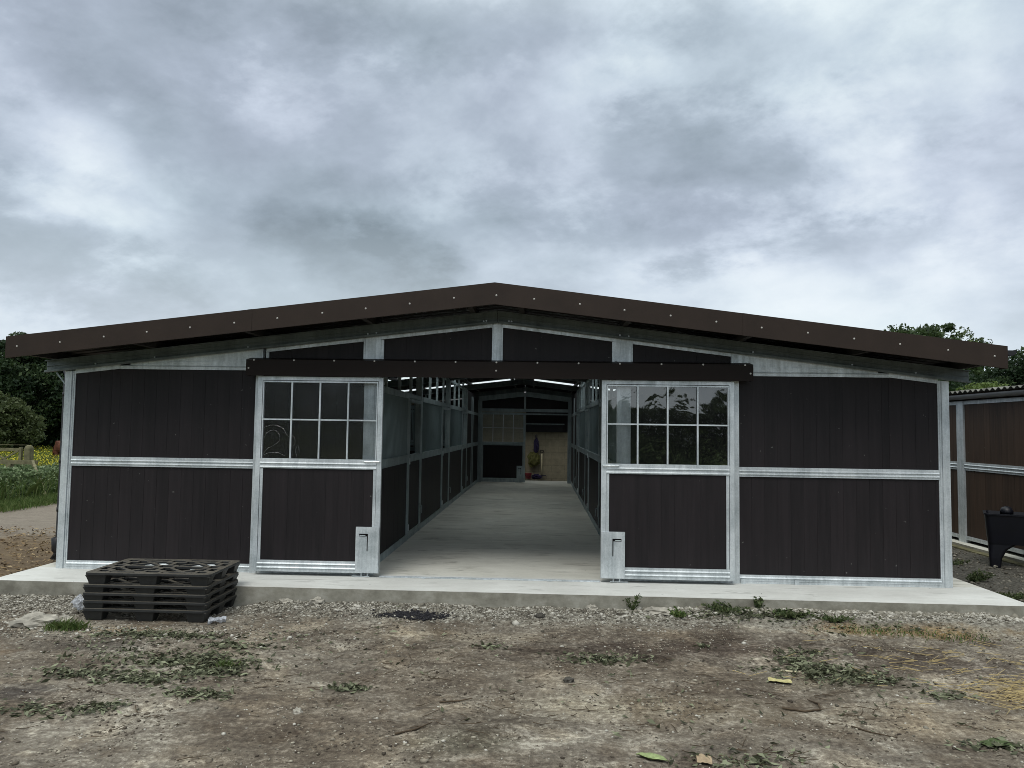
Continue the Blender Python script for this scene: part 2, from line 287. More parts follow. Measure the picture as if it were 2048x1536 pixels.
def ground_mat():
    m, nt, b = mat('trodden_earth')
    g = nt.nodes.new('ShaderNodeNewGeometry'); P = g.outputs['Position']
    s = nt.nodes.new('ShaderNodeSeparateXYZ'); nt.links.new(P, s.inputs[0]); X, Y = s.outputs[0], s.outputs[1]
    big = nz(nt, P, 0.55, 5, 0.6, 0.4); mid = nz(nt, P, 3.0, 7, 0.68, 0.6); fin = nz(nt, P, 26, 6, 0.7); vf = nz(nt, P, 120, 3, 0.7)
    st = nt.nodes.new('ShaderNodeMapping'); nt.links.new(P, st.inputs[0]); st.inputs['Rotation'].default_value = (0, 0, R(-24)); st.inputs['Scale'].default_value = (1.0, 3.6, 1)
    trk = nz(nt, st.outputs[0], 2.2, 6, 0.65, 0.5)
    h = mth(nt, 'ADD', mth(nt, 'MULTIPLY', mid, 0.26), mth(nt, 'ADD', mth(nt, 'MULTIPLY', fin, 0.40), mth(nt, 'ADD', mth(nt, 'MULTIPLY', trk, 0.20), mth(nt, 'MULTIPLY', vf, 0.14))))
    c = ramp(nt, h, [(0.36, (0.054, 0.045, 0.035)), (0.45, (0.135, 0.115, 0.091)), (0.52, (0.232, 0.206, 0.163)), (0.59, (0.46, 0.425, 0.35))])
    # large dry/damp variation of the earth
    c = mixc(nt, ramp(nt, big, [(0.40, 0.8), (0.56, 0.0)]), c, mixc(nt, 1.0, c, (0.55, 0.50, 0.46), 'MULTIPLY'))
    pt = nz(nt, P, 1.5, 5, 0.62, 0.8)
    c = mixc(nt, ramp(nt, pt, [(0.52, 0.0), (0.64, 0.8)]), c, mixc(nt, 1.0, c, (1.45, 1.42, 1.35), 'MULTIPLY'))
    c = mixc(nt, ramp(nt, pt, [(0.36, 0.7), (0.46, 0.0)]), c, mixc(nt, 1.0, c, (0.66, 0.60, 0.55), 'MULTIPLY'))
    def spot(x, y, rx, ry, col, k=0.8, inner=0.25):
        nonlocal c
        dx = mth(nt, 'DIVIDE', mth(nt, 'SUBTRACT', X, x), rx); dy = mth(nt, 'DIVIDE', mth(nt, 'SUBTRACT', Y, y), ry)
        d = mth(nt, 'SQRT', mth(nt, 'ADD', mth(nt, 'MULTIPLY', dx, dx), mth(nt, 'MULTIPLY', dy, dy)))
        d = mth(nt, 'ADD', d, mth(nt, 'MULTIPLY', mth(nt, 'SUBTRACT', mid, 0.5), 1.6))
        d = mth(nt, 'ADD', d, mth(nt, 'MULTIPLY', mth(nt, 'SUBTRACT', fin, 0.5), 0.7))
        f = ramp(nt, d, [(inner, k), (1.0, 0.0)])
        c = mixc(nt, f, c, mixc(nt, 1.0, c, col, 'MULTIPLY'))
    spot(-3.1, -3.4, 0.45, 0.22, (0.35, 0.36, 0.42)); spot(-3.2, -2.3, 0.7, 0.28, (0.5, 0.5, 0.52)); spot(-0.75, -1.15, 0.42, 0.17, (0.25, 0.25, 0.27), 0.95)
    spot(1.9, -1.9, 1.9, 0.5, (0.40, 0.36, 0.36), .95); spot(3.9, -2.2, 1.1, 0.5, (0.45, 0.41, 0.41)); spot(0.1, -4.0, 0.5, 0.3, (0.6, 0.63, 0.58))
    spot(2.7, -2.7, 0.7, 0.35, (0.6, 0.6, 0.55)); spot(0.35, -3.7, 0.45, 0.3, (0.5, 0.48, 0.46)); spot(1.0, -2.25, 1.1, 0.35, (0.62, 0.58, 0.57))
    spot(-4.6, -2.6, 0.9, 0.5, (1.6, 1.35, 1.05), 0.9); spot(-3.3, -1.75, 0.7, 0.22, (1.7, 1.6, 1.4), 0.9); spot(1.2, -3.35, 1.2, 0.35, (1.4, 1.4, 1.3), 0.8)
    spot(-0.3, -1.7, 1.2, 0.25, (1.4, 1.38, 1.3), 0.8); spot(3.1, -3.5, 1.2, 0.4, (1.25, 1.2, 1.1), 0.7)
    spot(1.8, -4.5, 1.4, 0.4, (0.7, 0.62, 0.6)); spot(4.3, -2.9, 0.7, 0.4, (1.9, 1.6, 0.9), 0.7); spot(4.0, -1.25, 1.2, 0.22, (1.4, 1.05, 0.5), 0.9)
    # crushed-stone bed beside the slab
    band = ramp(nt, mth(nt, 'ADD', Y, mth(nt, 'MULTIPLY', mth(nt, 'SUBTRACT', mid, 0.5), 0.9)), [(0.0, 0.0), (1.0, 0.0)])
    yb = mth(nt, 'ADD', mth(nt, 'MULTIPLY', mth(nt, 'ADD', Y, 1.7), 0.8), mth(nt, 'MULTIPLY', mth(nt, 'SUBTRACT', mid, 0.5), 0.9))
    c = mixc(nt, ramp(nt, yb, [(0.25, 0.0), (0.55, 0.65)]), c, ramp(nt, fin, [(0.35, (0.11, 0.105, 0.085)), (0.65, (0.42, 0.41, 0.35))]))
    pb_ = mth(nt, 'MULTIPLY', mth(nt, 'GREATER_THAN', X, 1.35), ramp(nt, mth(nt, 'ADD', mth(nt, 'ADD', Y, 1.5), mth(nt, 'MULTIPLY', mth(nt, 'SUBTRACT', mid, 0.5), 0.35)), [(0.47, 0.0), (0.54, 1.0)]))
    c = mixc(nt, mth(nt, 'MULTIPLY', pb_, mth(nt, 'LESS_THAN', X, 5.6)), c, ramp(nt, fin, [(0.3, (0.20, 0.185, 0.15)), (0.5, (0.46, 0.44, 0.38)), (0.7, (0.62, 0.60, 0.53))]))
    # right yard: dark gravelly soil between the barn and the shed
    rx = mth(nt, 'MULTIPLY', mth(nt, 'GREATER_THAN', X, 5.35), mth(nt, 'GREATER_THAN', Y, -0.75))
    c = mixc(nt, mth(nt, 'MULTIPLY', rx, 0.85), c, ramp(nt, fin, [(0.35, (0.030, 0.027, 0.022)), (0.7, (0.14, 0.135, 0.115))]))
    # left yard: brown track and muddy chips
    lx = mth(nt, 'MULTIPLY', mth(nt, 'LESS_THAN', X, -5.3), mth(nt, 'GREATER_THAN', Y, -0.4))
    yl = mth(nt, 'ADD', Y, mth(nt, 'MULTIPLY', mid, 2.0))
    lc = mixc(nt, ramp(nt, mth(nt, 'MULTIPLY', yl, 0.1), [(0.38, 0.0), (0.46, 1.0)]), ramp(nt, h, [(0.36, (0.05, 0.034, 0.024)), (0.62, (0.21, 0.155, 0.09))]), ramp(nt, h, [(0.36, (0.13, 0.11, 0.085)), (0.62, (0.27, 0.235, 0.19))]))
    c = mixc(nt, lx, c, lc)
    # verge grass and buttercup meadow farther off
    xg = mth(nt, 'ADD', X, mth(nt, 'MULTIPLY', mth(nt, 'SUBTRACT', mid, 0.5), 1.2))
    vg = mth(nt, 'MAXIMUM', mth(nt, 'LESS_THAN', xg, -10.3), mth(nt, 'GREATER_THAN', Y, 24.0))
    vg = mth(nt, 'MAXIMUM', vg, mth(nt, 'LESS_THAN', Y, -22.0)); vg = mth(nt, 'MAXIMUM', vg, mth(nt, 'GREATER_THAN', X, 16.0))
    gc = ramp(nt, h, [(0.36, (0.04, 0.075, 0.018)), (0.62, (0.12, 0.17, 0.05))])
    c = mixc(nt, vg, c, gc)
    nt.links.new(c, b.inputs['Base Color']); b.inputs['Roughness'].default_value = 0.92; b.inputs['Specular IOR Level'].default_value = 0.2
    bump(nt, b, h, 1.0, 0.05); return m
M['ground'] = ground_mat()
def meadow_mat():
    m, nt, b = mat('buttercup_meadow'); g = nt.nodes.new('ShaderNodeNewGeometry')
    f = nz(nt, g.outputs['Position'], 2.4, 7, 0.75); k = nz(nt, g.outputs['Position'], 0.5, 3, 0.6)
    c = ramp(nt, f, [(0.38, (0.07, 0.12, 0.025)), (0.55, (0.16, 0.19, 0.035)), (0.68, (0.46, 0.42, 0.04))])
    nt.links.new(c, b.inputs['Base Color']); b.inputs['Roughness'].default_value = 0.95; return m
M['meadow'] = meadow_mat()

# ------------------------------------------------------------------ object helpers
def tag(o, label=None, cat=None, group=None, kind=None):
    if label: o['label'] = label
    if cat: o['category'] = cat
    if group: o['group'] = group
    if kind: o['kind'] = kind
    return o
def thing(name, label, cat, loc=(0, 0, 0), rz=0.0, group=None):
    o = bpy.data.objects.new(name, None); COL.objects.link(o); o.location = loc; o.rotation_euler = (0, 0, rz); o.empty_display_size = 0.2
    return tag(o, label, cat, group)
class MB:
    def __init__(s): s.v = []; s.f = []; s.r = []
    def add(s, vs, fs, rnd=0.5):
        o = len(s.v); s.v += [tuple(v) for v in vs]; s.f += [tuple(i+o for i in f) for f in fs]; s.r += [rnd]*len(fs); return s
    def box(s, x0, x1, y0, y1, z0, z1, rnd=0.5):
        x0, x1 = min(x0, x1), max(x0, x1); y0, y1 = min(y0, y1), max(y0, y1); z0, z1 = min(z0, z1), max(z0, z1)
        return s.add([(x0, y0, z0), (x1, y0, z0), (x1, y1, z0), (x0, y1, z0), (x0, y0, z1), (x1, y0, z1), (x1, y1, z1), (x0, y1, z1)],
                     [(0, 3, 2, 1), (4, 5, 6, 7), (0, 1, 5, 4), (1, 2, 6, 5), (2, 3, 7, 6), (3, 0, 4, 7)], rnd)
    def hexa(s, p, rnd=0.5):      # 8 points, bottom 4 then top 4
        return s.add(p, [(0, 3, 2, 1), (4, 5, 6, 7), (0, 1, 5, 4), (1, 2, 6, 5), (2, 3, 7, 6), (3, 0, 4, 7)], rnd)
    def bar(s, a, b, wd, ht, y_up=(0, 0, 1), rnd=0.5):
        a = Vector(a); b = Vector(b); d = (b-a).normalized(); u = Vector(y_up); sd_ = d.cross(u)
        if sd_.length < 1e-4: sd_ = d.cross(Vector((1, 0, 0)))
        sd_.normalize(); u = sd_.cross(d).normalized(); p = []
        for q in (a, b):
            for i, j in ((-1, -1), (1, -1), (1, 1), (-1, 1)): p.append(q+sd_*(i*wd/2)+u*(j*ht/2))
        return s.add(p, [(0, 3, 2, 1), (4, 5, 6, 7), (0, 1, 5, 4), (1, 2, 6, 5), (2, 3, 7, 6), (3, 0, 4, 7)], rnd)
    def tube(s, pts, rad, n=8, rnd=0.5):
        pts = [Vector(p) for p in pts]; rs = rad if isinstance(rad, (list, tuple)) else [rad]*len(pts); rings = []
        for i, p in enumerate(pts):
            d = (pts[min(i+1, len(pts)-1)]-pts[max(i-1, 0)]).normalized(); a = d.cross(Vector((0, 0, 1)))
            if a.length < 0.05: a = d.cross(Vector((1, 0, 0)))
            a.normalize(); b = d.cross(a); rings.append([p+(a*math.cos(2*math.pi*k/n)+b*math.sin(2*math.pi*k/n))*rs[i] for k in range(n)])
        vs = [v for r_ in rings for v in r_]; fs = []
        for i in range(len(pts)-1):
            for k in range(n): fs.append((i*n+k, i*n+(k+1) % n, (i+1)*n+(k+1) % n, (i+1)*n+k))
        fs.append(tuple(range(n-1, -1, -1))); fs.append(tuple((len(pts)-1)*n+k for k in range(n))); return s.add(vs, fs, rnd)
    def build(s, name, m, parent=None, smooth=False, bevel=0.0):
        me = bpy.data.meshes.new(name); me.from_pydata(s.v, [], s.f); me.update()
        a = me.attributes.new('rnd', 'FLOAT', 'FACE'); a.data.foreach_set('value', np.array(s.r, dtype=np.float32))
        me.materials.append(M[m] if isinstance(m, str) else m)
        if smooth: me.polygons.foreach_set('use_smooth', [True]*len(me.polygons))
        o = bpy.data.objects.new(name, me); COL.objects.link(o)
        if bevel:
            bv = o.modifiers.new('bevel', 'BEVEL'); bv.width = bevel; bv.segments = 2; bv.limit_method = 'ANGLE'
        if parent is not None:
            o.parent = parent; o.matrix_parent_inverse = Matrix()
        return o
def np_mesh(name, V, F, rnd, m, parent=None, smooth=False):
    """fast mesh from equal-sized faces"""
    V = np.asarray(V, dtype=np.float32); F = np.asarray(F, dtype=np.int32); k = F.shape[1]
    me = bpy.data.meshes.new(name); me.vertices.add(len(V)); me.vertices.foreach_set('co', V.ravel())
    me.loops.add(F.size); me.loops.foreach_set('vertex_index', F.ravel())
    me.polygons.add(len(F)); me.polygons.foreach_set('loop_start', np.arange(0, F.size, k, dtype=np.int32))
    me.polygons.foreach_set('loop_total', np.full(len(F), k, dtype=np.int32)); me.update(calc_edges=True)
    a = me.attributes.new('rnd', 'FLOAT', 'FACE'); a.data.foreach_set('value', np.asarray(rnd, dtype=np.float32))
    if smooth: me.polygons.foreach_set('use_smooth', np.ones(len(F), dtype=bool))
    me.materials.append(M[m]); o = bpy.data.objects.new(name, me); COL.objects.link(o)
    if parent is not None: o.parent = parent; o.matrix_parent_inverse = Matrix()
    return o
def leaves(name, C, size, m, rng, parent=None, aspect=0.55, flat=None, rnd=None, base=None):
    """C: n x 3 centres; each becomes a folded four-point leaf"""
    n = len(C); d = rng.normal(size=(n, 3)); d /= np.linalg.norm(d, axis=1)[:, None]+1e-9
    if flat is not None: d[:, 2] *= flat; d /= np.linalg.norm(d, axis=1)[:, None]+1e-9
    e = rng.normal(size=(n, 3))
    if flat is not None: e[:, 2] *= flat
    e -= (e*d).sum(1)[:, None]*d; e /= np.linalg.norm(e, axis=1)[:, None]+1e-9
    nn = np.cross(d, e); L = (size*rng.uniform(0.6, 1.4, n))[:, None]
    p0 = C-d*L*0.5; p1 = C+e*L*aspect*0.5+nn*L*0.12; p2 = C+d*L*0.5; p3 = C-e*L*aspect*0.5+nn*L*0.12
    V = np.stack([p0, p1, p2, p3], 1).reshape(-1, 3); F = np.arange(4*n).reshape(-1, 4)
    if rnd is None: rnd = rng.uniform(0, 1, n)
    return np_mesh(name, V, F, rnd, m, parent)

def boards(mb, u0, u1, zlo, ztop, tf, thick=0.03, pw=0.145, rng=random, gap=0.003):
    """vertical tongue-and-groove boards from u0 to u1; ztop a number or function of u; tf maps (u, depth, z) to world"""
    zt = ztop if callable(ztop) else (lambda u: ztop)
    zl = zlo if callable(zlo) else (lambda u: zlo)
    a = u0
    while a < u1-1e-4:
        b = min(a+pw, u1); g = gap if b-a > 3*gap else 0
        off = rng.uniform(0, 0.0015)
        p = []
        for zf in (zl, zt):
            for (u, dd) in ((a+g*0.5, off), (b-g*0.5, off), (b-g*0.5, thick), (a+g*0.5, thick)): p.append(tf(u, dd, zf(u)))
        mb.hexa(p, rng.random())
        a = b
    # tongue behind the grooves closes the gaps
    p = []
    for zf in (zl, zt):
        for (u, dd) in ((u0, thick*0.09), (u1, thick*0.09), (u1, thick*0.8), (u0, thick*0.8)): p.append(tf(u, dd, zf(u)))
    # a peaked top needs its own middle, handled by callers splitting at the peak
    mb.hexa(p, 0.0); return mb
def ribbed_rail(mb, u0, u1, z0, z1, tf, dep=0.03, ridges=(0.33, 0.70), rh=0.010):
    """steel channel with two rolled ridges running along it"""
    def bx(ua, ub, d0, d1, za, zb):
        mb.hexa([tf(ua, d0, za), tf(ub, d0, za), tf(ub, d1, za), tf(ua, d1, za), tf(ua, d0, zb), tf(ub, d0, zb), tf(ub, d1, zb), tf(ua, d1, zb)])
    bx(u0, u1, 0.0, dep, z0, z1); h = z1-z0
    for k in ridges:
        zc0 = z0+h*k; ua, ub = u0+0.002, u1-0.002
        mb.hexa([tf(ua, -0.011, zc0-rh*.6), tf(ub, -0.011, zc0-rh*.6), tf(ub, -0.0002, zc0-rh), tf(ua, -0.0002, zc0-rh), tf(ua, -0.011, zc0-rh*.2), tf(ub, -0.011, zc0-rh*.2), tf(ub, -0.0002, zc0+rh), tf(ua, -0.0002, zc0+rh)])
    return mb
FRONT = lambda u, d, z: (u, d, z)

# ------------------------------------------------------------------ ground
def gz(x, y):
    z = -0.135
    if y < -0.85: z -= 0.055*min(1.0, (-0.85-y)/0.7)
    b = mn.fractal(Vector((x*1.1, y*1.1, 0.3)), 0.8, 2.1, 4)*0.014 + mn.fractal(Vector((x*7, y*7, 1.3)), 0.75, 2.1, 4)*0.0115
    tr = mn.noise(Vector(((x*0.91+y*0.4)*0.9, (y*0.91-x*0.4)*7, 2.0)))*0.010
    k = 1.0 if abs(x) < 9 else 1.5
    z += (b+tr)*k
    if x > 5.4 and y > -0.8: z += 0.03
    if x < -10.2: z += 0.05
    if x > 1.2 and -1.25 < y < -0.7:      # rubble bank against the slab
        z += 0.05*math.sin((y+1.25)/0.55*math.pi*0.8)*min(1, (x-1.2))*(0.7+0.6*mn.noise(Vector((x*3, y*5, 5))))
    if -4.2 < x < -2.3 and -1.8 < y < -.72:      # trodden flat where the pallets stand
        f = min(1, (x+4.2)/.3, (-2.3-x)/.3, (y+1.8)/.3); z = z*(1-f)+(-0.206+b*.3)*f
    if -0.75 < y < 16 and abs(x) < 5.25: z = -0.3
    return z
def axis(dlo, dhi, st, lo, hi):
    a = list(np.arange(dlo, dhi, st)); s = st
    x = dlo
    while x > lo: s *= 1.35; x -= s; a.insert(0, x)
    s = st; x = dhi
    while x < hi: s *= 1.35; a.append(x); x += s
    a.append(hi+300); a.insert(0, lo-300); return a
xs = axis(-5.6, 6.8, 0.027, -400, 400); ys = axis(-5.2, -0.6, 0.024, -400, 600)
V = np.array([(x, y, gz(x, y)) for y in ys for x in xs], dtype=np.float32)
nx, ny = len(xs), len(ys)
I = (np.arange(ny-1)[:, None]*nx+np.arange(nx-1)[None, :]).ravel()
F = np.stack([I, I+1, I+1+nx, I+nx], 1)
gr = np_mesh('ground', V, F, np.full(len(F), 0.5), 'ground', smooth=True); tag(gr, kind='structure')

slab = MB(); rng = random.Random(4)
xx = np.linspace(-5.33, 5.42, 60)
for a, b in zip(xx[:-1], xx[1:]):
    e0 = -0.70-0.012*(a+5.3)+0.008*mn.noise(Vector((a*3, 0, 0))); e1 = -0.70-0.012*(b+5.3)+0.008*mn.noise(Vector((b*3, 0, 0)))
    slab.hexa([(a, e0+0.01, -0.32), (b, e1+0.01, -0.32), (b, 16.4, -0.32), (a, 16.4, -0.32), (a, e0, 0), (b, e1, 0), (b, 16.4, 0), (a, 16.4, 0)])
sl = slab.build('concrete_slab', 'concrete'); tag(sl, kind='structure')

# ------------------------------------------------------------------ the barn
HW, L, MOD = 5.075, 15.45, 3.86
SL = 0.119
def rb(x): return 2.895-SL*abs(x)     # underside of the rafters
barn = thing('stable_barn', 'long low stable barn with dark boarded walls, galvanised frame and brown roof trim', 'barn', (0, 0, 0))
G_ = random.Random(11)

def frame_part(name, mb, parent=barn, m='galv', bevel=0.0): return mb.build(name, m, parent, bevel=bevel)
# corner posts: square post with a slimmer channel beside it
for s in (-1, 1):
    mb = MB().box(s*4.995, s*HW, 0.0, 0.08, 0.0, rb(HW)); mb.box(s*4.955, s*4.994, 0.012, 0.06, 0.0, rb(4.97)-0.01)
    mb.box(s*4.972, s*4.980, 0.006, 0.0119, 0.05, 2.25)
    frame_part('corner_post', mb)
# posts behind the door edges and each side of the aisle
for s in (-1, 1):
    mb = MB().box(s*(2.665 if s > 0 else 2.725), s*(2.745 if s > 0 else 2.80), -0.012, 0.07, 0.0, rb(2.8)+0.03)
    frame_part('wall_post', mb)
    mb = MB().box(s*1.375, s*1.53, 0.0, 0.10, 0.0, rb(1.45)+0.02); mb.box(s*1.41, s*1.42, -0.006, -0.0005, 0.05, 2.7)
    frame_part('wall_post', mb)
mb = MB().box(-0.04, 0.04, -0.004, 0.07, 2.3, rb(0)+0.01); mb.box(-0.062, -0.041, 0.006, 0.05, 2.3, 2.885); mb.box(0.041, 0.062, 0.006, 0.05, 2.3, 2.885)
frame_part('gable_post', mb)
for s in (-1, 1):
    MB().box(s*1.345, s*1.374, -0.01, -0.0008, 2.47, 2.735).build('gable_stile', 'galv', barn); MB().box(s*1.531, s*1.55, -0.006, 0.05, 2.47, 2.72).build('gable_stile', 'galv', barn)
# outer wall bays (4.955 .. 2.80) and inner bays behind the doors (2.725 .. 1.53)
for s in (-1, 1):
    for (a, b) in ((2.80 if s < 0 else 2.745, 4.955), (1.53, 2.725 if s < 0 else 2.665)):
        lo, hi = sorted((s*a, s*b))
        tf = lambda u, d, z: (u, 0.02+d, z)
        boards(MB(), lo, hi, 0.09, 1.185, tf, rng=G_).build('lower_boards', 'board', barn)
        if a > 2:
            xk = s*4.42
            zt = lambda u: min(2.327, rb(u)-0.04)
            mbb = MB()
            if s < 0: boards(mbb, lo, xk, 1.285, zt, tf, rng=G_); boards(mbb, xk, hi, 1.285, 2.327, tf, rng=G_)
            else: boards(mbb, lo, xk, 1.285, 2.327, tf, rng=G_); boards(mbb, xk, hi, 1.285, zt, tf, rng=G_)
        else:
            mbb = boards(MB(), lo, hi, 1.285, 2.30, tf, rng=G_)
        mbb.build('upper_boards', 'board', barn)
        frame_part('mid_rail', ribbed_rail(MB(), lo, hi, 1.185, 1.292, FRONT, 0.05, (0.28, 0.62)))
        mb = ribbed_rail(MB(), lo, hi, 0.028, 0.095, FRONT, 0.05, (0.55,)); mb.box(lo, hi, 0.004, 0.06, 0.0, 0.026)
        frame_part('base_rail', mb)
    # head rail: level from the door track out to x=4.42, then down along the rafter
    lo, hi = sorted((s*2.80, s*4.42))
    mb = ribbed_rail(MB(), lo, hi, 2.320, 2.366, FRONT, 0.05, (0.78,), 0.006); 
    mb.add([], [])
    mb2 = MB(); xe = s*3.55
    mb2.hexa([(s*2.80, -0.006, 2.368), (s*4.05, -0.006, 2.368), (s*4.05, 0.05, 2.368), (s*2.80, 0.05, 2.368), (s*2.80, -0.006, 2.432), (s*4.05, -0.006, 2.40), (s*4.05, 0.05, 2.40), (s*2.80, 0.05, 2.432)])
    frame_part('head_rail', mb)
    tri = MB(); y0 = 0.002
    tri.add([(s*2.74, y0, 2.34), (s*4.3, y0, 2.34), (s*4.3, y0, rb(4.3)+0.05), (s*2.74, y0, rb(2.74)+0.03), (s*2.74, 0.0195, 2.34), (s*4.3, 0.0195, 2.34), (s*4.3, 0.0195, rb(4.3)+0.05), (s*2.74, 0.0195, rb(2.74)+0.03)],
            [(0, 1, 2, 3), (7, 6, 5, 4), (0, 4, 5, 1), (3, 2, 6, 7), (0, 3, 7, 4), (1, 5, 6, 2)])
    tri.v += []; frame_part('infill_plate', tri)
    mb2.build('head_channel', 'galv', barn)
    a, b = (s*4.42, s*4.955)
    mb = MB().hexa([(a, 0, rb(a)-0.046), (b, 0, rb(b)-0.046), (b, .05, rb(b)-0.046), (a, .05, rb(a)-0.046), (a, 0, rb(a)+0.002), (b, 0, rb(b)+0.002), (b, .05, rb(b)+0.002), (a, .05, rb(a)+0.002)])
    frame_part('sloping_rail', mb)
# gable boards above the door track
for (a, b) in ((-2.69, -1.55), (-1.345, -0.062), (0.062, 1.345), (1.55, 2.69)):
    s = -1 if a < 0 else 1
    boards(MB(), a, b, 2.40, lambda u: rb(u)-0.03, lambda u, d, z: (u, 0.02+d, z), rng=G_).build('gable_boards', 'board', barn)
    mb = MB().hexa([(a, -0.006, rb(a)-0.04), (b, -0.006, rb(b)-0.04), (b, .05, rb(b)-0.04), (a, .05, rb(a)-0.04), (a, -0.006, rb(a)+0.0), (b, -0.006, rb(b)+0.0), (b, .05, rb(b)+0.0), (a, .05, rb(a)+0.0)])
    mb.box(a, a+0.03, -0.004, 0.05, 2.42, rb(a)-0.042) if s < 0 else mb.box(b-0.03, b, -0.004, 0.05, 2.42, rb(b)-0.042)
    frame_part('gable_rail', mb)
# header beam behind the track
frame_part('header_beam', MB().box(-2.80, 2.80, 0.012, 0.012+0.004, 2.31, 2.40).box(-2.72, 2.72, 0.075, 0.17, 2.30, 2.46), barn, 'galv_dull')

# rafters at each frame
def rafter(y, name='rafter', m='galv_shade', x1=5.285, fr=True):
    mb = MB()
    for s in (-1, 1):
        a, b = s*0.004, s*x1
        def seg(ya, yb, z0, z1):
            mb.hexa([(a, ya, rb(a)+z0), (b, ya, rb(b)+z0), (b, yb, rb(b)+z0), (a, yb, rb(a)+z0), (a, ya, rb(a)+z1), (b, ya, rb(b)+z1), (b, yb, rb(b)+z1), (a, yb, rb(a)+z1)])
        seg(y-0.010, y, 0.0, 0.138)             # web
        seg(y-0.055, y-0.0105, 0.0, 0.006)      # flanges
        seg(y-0.055, y-0.0105, 0.132, 0.138)
        seg(y-0.055, y-0.050, 0.0065, 0.022)
        seg(y-0.019, y-0.0105, 0.070, 0.080)
    return mb.build(name, m, barn)
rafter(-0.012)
b0 = MB().tube([(0, 0, 0), (0, -0.012, 0)], 0.010, 6).build('rafter_bolt', 'galv', barn); first = True
for s in (-1, 1):
    for x in (0.13, 0.16, 1.40, 1.5, 2.9, 4.0, 4.7):
        o = b0 if first else b0.copy()
        if not first: COL.objects.link(o); o.parent = barn; o.matrix_parent_inverse = Matrix()
        o.location = (s*x, -0.022, rb(x)+0.04); first = False
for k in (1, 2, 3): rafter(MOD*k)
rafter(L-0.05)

for s in (-1, 1):
    a, b = sorted((s*0.001, s*5.2))
    MB().hexa([(a, L-.03, rb(a)+.0), (b, L-.03, rb(b)+.0), (b, L-.0, rb(b)+.0), (a, L-.0, rb(a)+.0), (a, L-.03, rb(a)+.228), (b, L-.03, rb(b)+.228), (b, L-.0, rb(b)+.228), (a, L-.0, rb(a)+.228)]).build('gable_closure', 'board', barn)
# purlins
for s in (-1, 1):
    for x in (0.28, 1.45, 2.75, 4.0, 5.18):
        z = rb(x)+0.142
        MB().box(s*x-0.03, s*x+0.03, -0.60, L+0.3, z, z+0.082).build('purlin', 'roof_in', barn)
# roof sheet: trapezoid ribs running down each slope, rooflights let in after each frame
RT = 0.232
def roof_strip(y0, y1, s, xa, xb, dz=0.0, thick=0.004):
    mb = MB(); n = max(1, round((y1-y0)/0.2)); st = (y1-y0)/n; prof = []
    for i in range(n): prof += [(y0+i*st, 0), (y0+i*st+st*0.60, 0), (y0+i*st+st*0.70, 0.028), (y0+i*st+st*0.90, 0.028)]
    prof.append((y1, 0)); vs = []
    for t in (0, thick):
        for (yy, h) in prof:
            for x in (xa, xb): vs.append((s*x, yy, rb(x)+RT+h+dz+t))
    m_ = len(prof); fs = []
    for i in range(m_-1):
        fs.append((2*i, 2*i+1, 2*i+3, 2*i+2)); o = 2*m_; fs.append((o+2*i, o+2*i+2, o+2*i+3, o+2*i+1))
    fs.append((0, 2*m_, 2*m_+1, 1)); e = 2*(m_-1); fs.append((e, e+1, 2*m_+e+1, 2*m_+e))
    return mb.add(vs, fs)
lights = [(4.35, 5.35), (8.25, 9.25), (12.25, 13.15)]
for s in (-1, 1):
    y = -0.63
    for (a, b) in lights + [(L+0.35, None)]:
        roof_strip(y, a, s, 0.0, 5.30).build('roof_sheet', 'roof_in', barn)
        if b:
            roof_strip(a+0.002, b-0.002, s, 0.24, 4.6, 0.001).build('rooflight', 'rooflight', barn)
            roof_strip(a, b, s, 0.0, 0.239).build('roof_sheet', 'roof_in', barn); roof_strip(a, b, s, 4.601, 5.30).build('roof_sheet', 'roof_in', barn)
            y = b
# ridge cap
mb = MB()
for s in (-1, 1): mb.hexa([(0, -0.6, rb(0)+0.272), (s*0.25, -0.6, rb(.25)+0.268), (s*0.25, L+0.3, rb(.25)+0.268), (0, L+0.3, rb(0)+0.272), (0, -0.6, rb(0)+0.276), (s*0.25, -0.6, rb(.25)+0.272), (s*0.25, L+0.3, rb(.25)+0.272), (0, L+0.3, rb(0)+0.276)])
mb.build('ridge_cap', 'brown_trim', barn)
